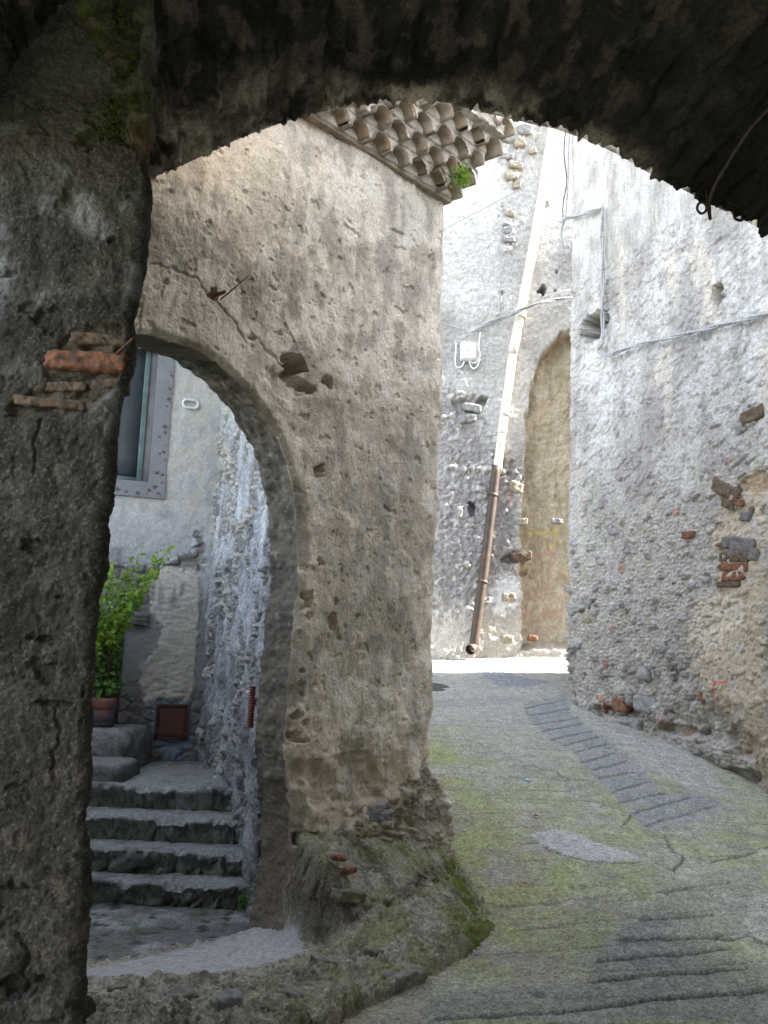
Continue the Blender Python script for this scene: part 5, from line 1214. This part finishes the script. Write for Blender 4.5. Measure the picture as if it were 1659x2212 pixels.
# build mirrored path: columns from the back of the corner round to the front
def right_house():
    Uf = spaced([(.05, 4.2, .0095), (4.2, 9.5, .06)]); bd = np.array([.30, 1.]); bd /= np.linalg.norm(bd); bn = np.array([-bd[1], bd[0]])
    base = []; nrm = []; us = []; rc = .05
    for q in np.arange(2.0, .0, -.04): base.append(RW.A + bd * (q + rc) ); nrm.append(bn); us.append(-q - .05)
    a0 = math.atan2(bn[1], bn[0]); a1 = math.atan2(RW.n[1], RW.n[0])
    while a1 < a0: a1 += 2 * math.pi
    P0 = RW.A + bd * rc; P1 = RW.A + RW.t * rc
    for k in range(1, 9):
        q = k / 9; a = a0 + (a1 - a0) * q; nn = np.array([math.cos(a), math.sin(a)]); C = RW.A
        base.append((1 - q) ** 2 * P0 + 2 * q * (1 - q) * C + q * q * P1); nrm.append(nn); us.append(-.05 + .1 * q)
    for u in Uf: base.append(RW.A + RW.t * u); nrm.append(RW.n); us.append(u)
    base = np.array(base); nrm = np.array(nrm); us = np.array(us); Z = spaced([(.0, .35, .03), (.35, 6.2, .0105), (6.2, RWTOP, .1)]); UU, ZZ = np.meshgrid(us, Z)
    cpx = [(1237, 270), (1236, 600), (1232, 900), (1228, 1150), (1226, 1300), (1224, 1420), (1226, 1480), (1236, 1520), (1240, 1540)]
    ce = RW.uvs(cpx)[::-1]; sh = np.interp(ZZ, ce[:, 1], ce[:, 0]) * (1 - ss(.0, .6, UU))
    D = rw_disp(UU, ZZ); off = -RW.lean * (ZZ - RW.z0)
    V = np.stack([base[None, :, 0] + nrm[None, :, 0] * D + RW.n[0] * off + RW.t[0] * sh, base[None, :, 1] + nrm[None, :, 1] * D + RW.n[1] * off + RW.t[1] * sh, ZZ], -1)
    o = mesh_np('wall', V.reshape(-1, 3), grid_faces(len(Z), len(us)), MAT['pale'], None, rw_col(UU, ZZ, D).reshape(-1, 3)); return under(o, rwH)
RWTOP = 8.9
right_house()
# flat roof closing the block so that the sun throws its shadow
bdn = np.array([.30, 1.]) / math.hypot(.3, 1.)
q0 = RW.xyz(0, RWTOP, 0); q1 = RW.xyz(9.5, RWTOP, 0); dR = np.array([bdn[0] * 2.05, bdn[1] * 2.05, 0]); far = np.array([14, 13.0, RWTOP])
under(mesh_np('roof', np.array([q0, q1, far, q0 + dR]), np.array([[0, 1, 2, 3]]), MAT['tile'], smooth=False), rwH)
V = np.array([q0 + dR, far, far * (1, 1, 0), (q0 + dR) * (1, 1, 0)]); under(mesh_np('back_wall', V, np.array([[0, 1, 2, 3]]), MAT['mortar'], smooth=False), rwH)
# stones, slates and bricks set in the right wall
def st_on(pl, x0, y0, x1, y1, mat, root, seed, tilt=0., proud=.03, rnd=.6, name='stone', label=None): return block_on(pl, name, x0, y0, x1, y1, .14, mat, root, proud, tilt, seed, .2, rnd, label)
STONE_L = mat_plain('light_field_stone', (.34, .33, .31), (.24, .23, .22), scale=12, rough=.9, bump=.6, dist=.006)
STONE_W = mat_plain('warm_field_stone', (.38, .33, .26), (.26, .23, .19), scale=12, rough=.9, bump=.6, dist=.006)
SLATE = mat_plain('dark_slate', (.10, .095, .10), (.17, .15, .14), scale=20, rough=.85, bump=.7, dist=.006)
for (x0, y0, x1, y1, m, t) in [(1560, 1166, 1632, 1182, SLATE, .16), (1575, 1184, 1640, 1204, SLATE, .2), (1555, 1196, 1620, 1212, MAT['brick_tan'], .1), (1560, 1216, 1618, 1232, MAT['brick'], .1), (1562, 1236, 1608, 1254, MAT['brick'], .02), (1550, 1258, 1600, 1266, MAT['brick_tan'], .05), (1325, 1505, 1352, 1538, MAT['brick'], .1), (1290, 1510, 1310, 1530, MAT['brick'], .3), (1510, 1495, 1526, 1518, MAT['brick'], .3), (1600, 890, 1650, 905, MAT['brick_tan'], -.15), (1586, 912, 1614, 932, STONE_G, -.2), (1474, 1150, 1498, 1162, MAT['brick'], .05),
                                (1255, 1325, 1288, 1348, STONE, .0), (1365, 1500, 1412, 1545, STONE_G, .1), (1370, 1440, 1396, 1480, STONE_G, -.6), (1340, 1548, 1380, 1580, STONE_G, .1), (1512, 704, 1540, 730, STONE_G, .2), (1536, 1050, 1600, 1066, MAT['brick_tan'], .45), (1560, 1500 - 420, 1590, 1500 - 404, MAT['brick_tan'], .4), (1255, 1295, 1275, 1315, STONE_G, 0), (1600, 1106, 1622, 1124, SLATE, .1), (1590, 1080, 1606, 1092, MAT['brick'], .4)]:
    st_on(RW, x0, y0, x1, y1, m, rwH, x0 % 97, t, .024 if m in (SLATE, MAT['brick'], MAT['brick_tan']) else .008, .4 if m in (SLATE, MAT['brick'], MAT['brick_tan']) else .85)
random.seed(5)
for k in range(40):
    px = random.uniform(1250, 1560); py = random.uniform(1080, 1560); s = random.uniform(4, 10)
    if py > 1500 + (px - 1240) * .28: continue
    st_on(RW, px, py, px + s * random.uniform(1.1, 2.0), py + s, random.choice([STONE_L, STONE_G, STONE_L, STONE_W, SLATE]), rwH, k + 200, random.uniform(-.5, .5), random.uniform(-.004, .010), .9)

# ------------------------------------------------------------------ tall wall at the end of the lane
niche = BW.uvs([(1128, 1400), (1126, 1200), (1130, 1000), (1137, 900), (1150, 820), (1172, 762), (1200, 728), (1230, 712), (1275, 705), (1330, 760), (1345, 900), (1345, 1400)])
bw_holes = holes_fn(BW, [(1172, 625, 11, 12, .25), (1203, 586, 4, 4, .05), (1200, 627, 4, 4, .05), (1040, 868, 12, 14, .14), (1020, 1096, 9, 16, .12), (1095, 495, 12, 10, .05), (1180, 440, 6, 8, .04), (1010, 880, 40, 22, .05), (1083, 632, 5, 4, .04), (1100, 1010, 14, 18, .06), (1110, 1205, 30, 12, .08), (1130, 1235, 30, 12, .05)], 120)
bw_dark = BW.uvs([(940, 840), (985, 830), (1030, 900), (1075, 960), (1120, 1000), (1120, 1250), (1060, 1300), (990, 1330), (930, 1330)])
bw_white = BW.uvs([(1060, 1260), (1085, 1235), (1110, 1250), (1125, 1290), (1090, 1330), (1058, 1310)])
bw_red = BW.uvs([(1150, 1240), (1225, 1230), (1225, 1350), (1160, 1360), (1120, 1320)])
bw_rubtop = BW.uvs([(1060, 250), (1180, 265), (1175, 300), (1140, 360), (1130, 400), (1105, 400), (1080, 330), (1060, 320)])
bw_rub2 = BW.uvs([(1085, 440), (1120, 455), (1115, 520), (1095, 560), (1080, 520)])
def bw_ex(u, z):
    n2 = fbm(u, z, .3, 4, 5); n3 = fbm(u, z, .1, 3, 7)
    a = ss(-.15, .15, poly_sd(u + .25 * n2, z + .25 * n3, bw_dark)); b = ss(-.08, .08, poly_sd(u + .2 * n2, z + .2 * n3, bw_rubtop)); c = ss(-.06, .06, poly_sd(u + .2 * n2, z + .2 * n3, bw_rub2))
    return np.clip(a + b + c + .35 * ss(0, .5, n2) * (1 - ss(4, 6, z)), 0, 1), a
def bw_n(u, z): return ss(-.02, .05, poly_sd(u + .05 * fbm(u, z, .3, 3, 15), z + .05 * fbm(u, z, .3, 3, 16), niche))
def bw_lay(u, z):
    n2 = fbm(u, z, .2, 3, 6); return rubble(u, z, .22, 68)
def bw_disp(u, z):
    n1 = fbm(u, z, 1.0, 4, 303); n2 = fbm(u, z, .25, 4, 306); n3 = fbm(u, z, .06, 3, 308); rb, ID, jn = bw_lay(u, z); e, dk = bw_ex(u, z); ni = bw_n(u, z); h, m = bw_holes(u, z); e = e * (1 - ni)
    d = .04 * n1 + .015 * n2 + .007 * n3 + e * (.06 * rb + .025 * fbm(u, z, .1, 4, 371) - .03) + h - .008 * crisp(u, z, .09, 373)
    d = d - ni * (.30 + .05 * fbm(u, z, .25, 4, 312) + .05 * fbm(u, z * .4, .4, 3, 311)) + .05 * (1 - ss(1.6, 2.1, z))
    return d
def bw_col(u, z, d):
    n1 = fbm(u, z * .7, 1.2, 5, 323); n2 = fbm(u, z, .3, 4, 325); n3 = fbm(u, z, .07, 3, 326); rb, ID, jn = bw_lay(u, z); e, dk = bw_ex(u, z); ni = bw_n(u, z)
    c = np.ones(u.shape + (3,)) * A_((.39, .38, .365)); c = mix(c, (.28, .27, .26), ss(.1, .6, n1)); c = mix(c, (.47, .46, .445), ss(.1, .6, -n1) * .6); c = mix(c, (.40, .385, .36), ss(.2, .5, n2) * .5 * (1 - ss(4, 7, z)))
    st = mix(np.ones(c.shape) * A_((.30, .29, .285)), (.50, .47, .43), ID); st = mix(st, (.24, .225, .21), (1 - jn) * .6)
    c = mix(c, st, e * .7); st2 = mix(np.ones(c.shape) * A_((.22, .21, .21)), (.40, .38, .37), ss(.2, .9, ID)); st2 = mix(st2, (.22, .205, .2), ss(-.1, .4, n2) * .6); st2 = mix(st2, (.19, .18, .175), (1 - jn) * .6); c = mix(c, st2, dk * .75)
    c = mix(c, (.45, .385, .285), ni * .92); c = mix(c, (.30, .255, .19), ni * ss(.1, .5, fbm(u * 2.5, z * .35, .35, 5, 333)) * .7); c = mix(c, (.50, .45, .36), ni * ss(.2, .6, n2) * .6); c = mix(c, (.36, .305, .225), ni * ss(.0, .5, fbm(u, z * .4, .4, 4, 331)) * .7)
    lo = 1 - ss(1.9, 2.7, z); c = mix(c, (.47, .42, .35), lo * .5)
    n4 = fbm(u, z, .15, 3, 335)
    c = mix(c, (.33, .185, .155), ss(-.1, .2, poly_sd(u + .4 * n2, z + .4 * n3, bw_red)) * .5 * ss(-.4, .3, n4)); c = mix(c, (.62, .62, .62), ss(-.05, .05, poly_sd(u + .15 * n2, z + .15 * n3, bw_white)) * .85)
    for L, w, cc in ((BW.uvs([Z6(560, 735), Z6(600, 730), Z6(650, 715)]), .022, (.55, .2, .16)), (BW.uvs([Z6(635, 700), Z6(668, 745), Z6(640, 785)]), .022, (.55, .2, .16)), (BW.uvs([Z6(500, 625), Z6(600, 625), Z6(670, 610)]), .03, (.55, .47, .12)), (BW.uvs([Z6(640, 690), Z6(670, 660), Z6(665, 600)]), .03, (.55, .47, .14)), (BW.uvs([Z6(410, 425), Z6(440, 450), Z6(425, 490), Z6(470, 480)]), .02, (.45, .2, .2))):
        c = mix(c, cc, (1 - ss(w * .5, w * 1.4, line_d(u + .02 * n3, z + .02 * n2, L))) * ss(-.5, .1, n3) * .65)
    return c * (1 + .17 * n3)[..., None]
bwT = BW.uv(1120, 254)[1]
UB = BW.uv(940, 1000)[0]; UE = BW.uv(1260, 1000)[0]
bw = empty('end_wall', (1.5, 14.5, 1.6), 'tall sunlit pale wall closing the lane with a blocked arched niche', 'wall')
Zs = spaced([(1.2, 10.0, .016)])
def back():
    U = spaced([(-3, UB - .3, .1), (UB - .3, UE + .3, .014), (UE + .3, 12, .15)]); UU, ZZ = np.meshgrid(U, Zs); top = bwT + .10 * fbm(UU, 0 * ZZ, .35, 4, 3) + .05 * np.round(2 * fbm(UU, 0 * ZZ, .2, 2, 4)); Z2_ = np.where(ZZ > bwT - 1.2, (ZZ - (bwT - 1.2)) / (10.0 - bwT + 1.2) * (top - bwT + 1.2) + bwT - 1.2, ZZ)
    D = bw_disp(UU, Z2_); P = BW.xyz(UU, Z2_, D); Pb = P[-1].copy(); Pb[:, 1] += .5; V = np.vstack([P.reshape(-1, 3), Pb]); c = bw_col(UU, Z2_, D); n = len(U); F = np.vstack([grid_faces(len(Zs), n), np.stack([np.arange(n - 1) + (len(Zs) - 1) * n, np.arange(1, n) + (len(Zs) - 1) * n, np.arange(1, n) + len(Zs) * n, np.arange(n - 1) + len(Zs) * n], 1)])
    o = mesh_np('masonry', V, F, MAT['pale'], None, np.vstack([c.reshape(-1, 3), c[-1]])); under(o, bw)
back()
for k, (x0, y0, x1, y1, m) in enumerate([(1080, 330, 1110, 345, STONE_G), (1110, 300, 1135, 318, STONE), (1100, 350, 1130, 366, STONE), (1092, 372, 1120, 390, STONE), (1108, 395, 1125, 408, STONE), (1082, 292, 1112, 308, STONE_G), (1120, 270, 1150, 292, STONE_G), (1140, 320, 1160, 335, STONE), (1084, 490, 1110, 506, STONE_G), (1088, 512, 1112, 526, STONE_G), (1090, 455, 1112, 470, STONE), (1000, 872, 1040, 890, STONE_G), (990, 895, 1030, 915, STONE_G), (1085, 1280, 1115, 1300, STONE), (1120, 1120, 1140, 1134, STONE), (1100, 1040, 1130, 1064, STONE), (1105, 1190, 1150, 1212, MAT['brick_tan']), (1190, 1120, 1215, 1132, STONE_G), (1082, 1372, 1110, 1390, STONE), (1140, 1372, 1160, 1385, MAT['brick'])]):
    st_on(BW, x0, y0, x1, y1, m, bw, 500 + k, random.uniform(-.3, .3), .05)

# leaning drain pipe: cream top, rusty brown foot
dp = empty('drainpipe', tuple(BW.p(1020, 1408, .1)), 'leaning drainpipe, cream above and rusty brown below, on the end wall', 'drainpipe')
def dpt(px, py, d=.13): return BW.p(px, py, d)
up_pts = [(1199, 225), (1166, 440), (1128, 650), (1104, 772)]; md = [(1107, 755), (1092, 865), (1081, 942)]; md2 = [(1083, 930), (1076, 985), (1072, 1018)]; lw = [(1070, 1010), (1056, 1130), (1040, 1260), (1020, 1405)]
for pts, r, m in ((up_pts, .074, 'cream'), (md, .070, 'cream'), (md2, .066, 'cream'), (lw, .072, 'brown')):
    V, F = tube(smooth_line([dpt(*p) for p in pts], 30), r, 16); o = under(mesh_np('pipe_section', V, F, MAT[m]), dp)
    if m == 'brown': o['label'] = 'rusty brown lower pipe section'
V, F = tube([dpt(1021, 1398), dpt(1012, 1404, .22)], .078, 14, False); under(mesh_np('pipe_outlet', V, F, MAT['brown']), dp)
for (px, py) in [(1062, 1072), (1040, 1258), (1123, 690), (1088, 900)]:
    a = dpt(px + .6, py - 3); b = dpt(px - .6, py + 3); V, F = tube([a, b], .083, 16); under(mesh_np('pipe_bracket', V, F, MAT['brown' if py > 1000 else 'cream']), dp)

# cables ----------------------------------------------------------------------
def cable(name, pts, r, mat, label, cat='cable', group=None, n=40, sides=6):
    if name == 'electric_cable': group = 'grey electric cables along the house walls'
    V, F = tube(smooth_line(pts, n), r, sides); o = mesh_np(name, V, F, mat); return tag(o, label, cat, group)
B = lambda x, y, d=.09: BW.p(x, y, d)
Rr = lambda x, y, d=.05: RW.p(x, y, d)
def twist(name, pts, r, mat, label, n=120, pitch=1.1):
    L = smooth_line(pts, n); s = np.r_[0, np.cumsum(np.linalg.norm(L[1:] - L[:-1], axis=1))]; T_ = np.gradient(L, axis=0); T_ /= np.linalg.norm(T_, axis=1, keepdims=True); a = np.cross(T_, (0, 0, 1.) if abs(T_[n // 2, 2]) < .8 else (1., 0, 0)); a /= np.linalg.norm(a, axis=1, keepdims=True); b = np.cross(T_, a); parts = []
    for k in range(2):
        ph = s / pitch * 2 * np.pi + k * np.pi; parts.append(tube(L + r * .9 * (np.cos(ph)[:, None] * a + np.sin(ph)[:, None] * b), r, 6))
    V, F = merge(parts); root = empty(name, tuple(L[0]), label, 'cable', 'grey electric cables along the house walls'); under(mesh_np('cable_pair', V, F, mat), root)
    for q in np.arange(.35, s[-1], .42):
        i = int(np.searchsorted(s, q)); i = min(max(i, 1), n - 2); V, F = tube([L[i] - T_[i] * .006, L[i] + T_[i] * .006], r * 1.9, 8); under(mesh_np('clip', V, F, MAT['cable']), root)
    return root
twist('electric_cable', [Rr(1304, 762, .07), Rr(1330, 768, .08), Rr(1380, 750, .07), Rr(1500, 722, .07), Rr(1600, 698, .07), Rr(1700, 676, .07)], .012, MAT['cable'], 'thick grey cable pair running up to the right across the pale corner house')
twist('electric_cable', [Rr(1311, 452, .06), Rr(1310, 520, .06), Rr(1312, 600, .06), Rr(1311, 680, .06), Rr(1312, 738, .06), Rr(1302, 758, .07), Rr(1318, 768, .07)], .013, MAT['cable'], 'upright grey cable dropping down the pale corner house')
twist('electric_cable', [Rr(1311, 452, .06), Rr(1280, 462, .07), Rr(1255, 470, .07), Rr(1240, 474, .09), Rr(1225, 482, .10)], .013, MAT['cable'], 'short grey cable bending round the top of the house corner')
cable('electric_cable', [Rr(1229, 470, .05), Rr(1222, 500, .06), Rr(1222, 530, .05), Rr(1226, 552, .05)], .012, MAT['cable'], 'frayed cable end hanging at the house corner below the bend')
cable('electric_cable', [Rr(1236, 250, .03), Rr(1235, 330, .05), Rr(1232, 400, .04), Rr(1229, 470, .05)], .011, MAT['cable'], 'grey cable coming down the house corner from under the vault')
cable('electric_cable', [Rr(1230, 260, .04), Rr(1227, 330, .06), Rr(1230, 390, .04), Rr(1224, 440, .05), Rr(1223, 470, .05)], .008, MAT['wire_dark'], 'thin dark wire hanging loose along the house corner')
twist('electric_cable', [B(1018, 722, .1), B(1046, 706, .1), B(1100, 690, .25), B(1160, 668, .28), B(1205, 656, .2), B(1240, 646, .1)], .014, MAT['cable'], 'grey cable pair crossing the end wall in front of the drainpipe')
cable('electric_cable', [B(1000, 735), B(1060, 705), B(1110, 690, .25), B(1180, 650, .25), B(1245, 628, .1)], .007, MAT['cable'], 'thin wire just above the cable pair on the end wall', n=30)
cable('electric_cable', [B(940, 512, .1), B(1000, 480, .12), B(1080, 438, .12), B(1150, 408, .25), B(1190, 385, .2), B(1235, 366, .1)], .008, MAT['cable'], 'high thin wire slanting across the top of the end wall', n=30)
cable('electric_cable', [B(1079, 520), B(1080, 600), B(1078, 690)], .010, MAT['cable'], 'thin upright conduit on the end wall left of the drainpipe', n=16)
cable('electric_cable', [B(950, 702), B(985, 712), B(1010, 722), B(1000, 735), B(985, 740), B(984, 790), B(988, 796)], .012, MAT['cable'], 'grey cable looping down beside the junction box', n=50)
# junction box
ju0, jz0 = BW.uv(993, 782); ju1, jz1 = BW.uv(1026, 746)
jb = empty('junction_box', tuple(BW.xyz((ju0 + ju1) / 2, jz0, .1)), 'small white electric junction box with looping conduits on the end wall', 'junction box')
rbox(BW, ju0, ju1, jz0, jz1, .02, .16, MAT['pvc'], 'box_body', jb); rbox(BW, ju0 + .01, ju1 - .01, jz0 + .01, jz1 - .01, .16, .172, MAT['pvc'], 'box_lid', jb)
V, F = tube([BW.p(1008, 764, .17), BW.p(1008, 764, .178)], .012, 10); under(mesh_np('screw', V, F, MAT['iron']), jb)
for pts in ([B(984, 742), B(983, 788), B(988, 797), B(997, 795), B(1002, 784)], [B(1036, 722), B(1033, 755), B(1036, 770), B(1030, 784), B(1020, 788), B(1016, 782)], [B(1012, 782), B(1018, 798), B(1028, 797), B(1036, 780)]):
    V, F = tube(smooth_line(pts, 24), .012, 8); under(mesh_np('conduit', V, F, MAT['pvc']), jb)

# cable and iron hook under the vault at the right
def vpt(px, py, Y): return at_y(px, py, Y)
cable('vault_cable', [vpt(1532, 452, 4.28), vpt(1534, 432, 4.25), vpt(1545, 400, 4.15), vpt(1580, 340, 3.95), vpt(1620, 280, 3.75), vpt(1665, 230, 3.6)], .0075, MAT['wire_dark'], 'brown cable clipped along the dark underside of the vault', n=40)
hk = []
for k in range(26):
    a = 2 * math.pi * k / 25; hk.append(vpt(1516 + 10 * math.cos(a), 449 + 12 * math.sin(a), 4.3))
V, F = tube(hk + [vpt(1528, 430, 4.3)], .0062, 8); V2, F2 = tube([vpt(1527, 408, 4.3), vpt(1530, 440, 4.28), vpt(1534, 474, 4.27)], [.007, .012, .008], 8); V3, F3 = merge([(V, F), (V2, F2)])
tag(mesh_np('iron_hook', V3, F3, MAT['iron']), 'dark iron hook with a ring hanging from the rim of the vault', 'hook')
V, F = tube(smooth_line([vpt(1586, 458, 4.35), vpt(1588, 472, 4.3), vpt(1600, 476, 4.3), vpt(1606, 470, 4.35)], 12), .008, 8); tag(mesh_np('iron_staple', V, F, MAT['iron']), 'small bent iron staple in the vault rim right of the hook', 'staple')

# manhole cover and scraps on the road
P = g_hit(935, 1485); V, F = lathe([(.001, .012), (.26, .012), (.28, .012), (.30, .004), (.30, -.05)], 40, (0, 0, 0)); a_ = math.atan(.17); V = np.c_[V[:, 0], V[:, 1] * math.cos(a_) - V[:, 2] * math.sin(a_), V[:, 1] * math.sin(a_) + V[:, 2] * math.cos(a_)] + np.array([P[0] - .08, P[1], P[2] - .004]); tag(mesh_np('manhole_cover', V, F, MAT['dark']), 'round dark iron manhole cover set in the lane by the pier', 'manhole cover')
def scrap(pxz, mat, label, s, seed):
    P = g_hit(*Z8(*pxz)); r = np.random.RandomState(seed); V = np.array([[-1, -.7, .1], [0, -.9, .3], [1, -.5, .1], [1, .6, .2], [0, .9, .5], [-1, .7, .15]]) * s + r.randn(6, 3) * s * .15; V = np.vstack([V + P + (0, 0, .012), V + P + (0, 0, .010)]); F = [(0, 1, 4, 5), (1, 2, 3, 4), (11, 10, 7, 6), (10, 9, 8, 7)]; F += [(i, (i + 1) % 6, (i + 1) % 6 + 6, i + 6) for i in range(6)]
    tag(mesh_np('scrap', V, np.array(F), mat, smooth=False), label, 'litter')
scrap((577, 548), MAT['bluep'], 'tiny pale blue paper scrap lying on the concrete lane', .022, 1)
scrap((561, 1016), MAT['redp'], 'tiny red plastic scrap lying on the concrete lane', .011, 2)
scrap((610, 710), MAT['dark'], 'small dark leaf scrap lying on the concrete lane', .018, 3)

# ------------------------------------------------------------------ light
SUN_EL, SUN_AZ = R(38), R(0)      # azimuth measured from +X towards +Y of the direction TO the sun
to_sun = Vector((math.cos(SUN_EL) * math.cos(R(.6)), math.cos(SUN_EL) * math.sin(R(.6)), math.sin(SUN_EL)))
w = bpy.data.worlds.new('World'); sc.world = w; w.use_nodes = True; nt = w.node_tree; bg = nt.nodes['Background']
sky = nt.nodes.new('ShaderNodeTexSky'); sky.sky_type = 'NISHITA'; sky.sun_disc = False; sky.sun_elevation = SUN_EL
# sky rotation: 0 = +Y, clockwise seen from above
sky.sun_rotation = math.atan2(to_sun.x, to_sun.y); sky.altitude = 200; sky.dust_density = 1.5; sky.air_density = 1.0
hsv = nt.nodes.new('ShaderNodeHueSaturation'); hsv.inputs['Saturation'].default_value = .42; nt.links.new(sky.outputs[0], hsv.inputs['Color']); nt.links.new(hsv.outputs[0], bg.inputs[0]); bg.inputs[1].default_value = .15
sl = bpy.data.lights.new('sun', 'SUN'); so = bpy.data.objects.new('sun', sl); COL.objects.link(so); sl.energy = 4.0; sl.angle = R(.5); sl.color = (1, .95, .87)
so.rotation_euler = to_sun.to_track_quat('Z', 'Y').to_euler()
sc.view_settings.view_transform = 'Standard'; sc.view_settings.look = 'None'; sc.view_settings.exposure = 3.05; sc.view_settings.gamma = 1
sc.cycles.max_bounces = 10; sc.cycles.diffuse_bounces = 6
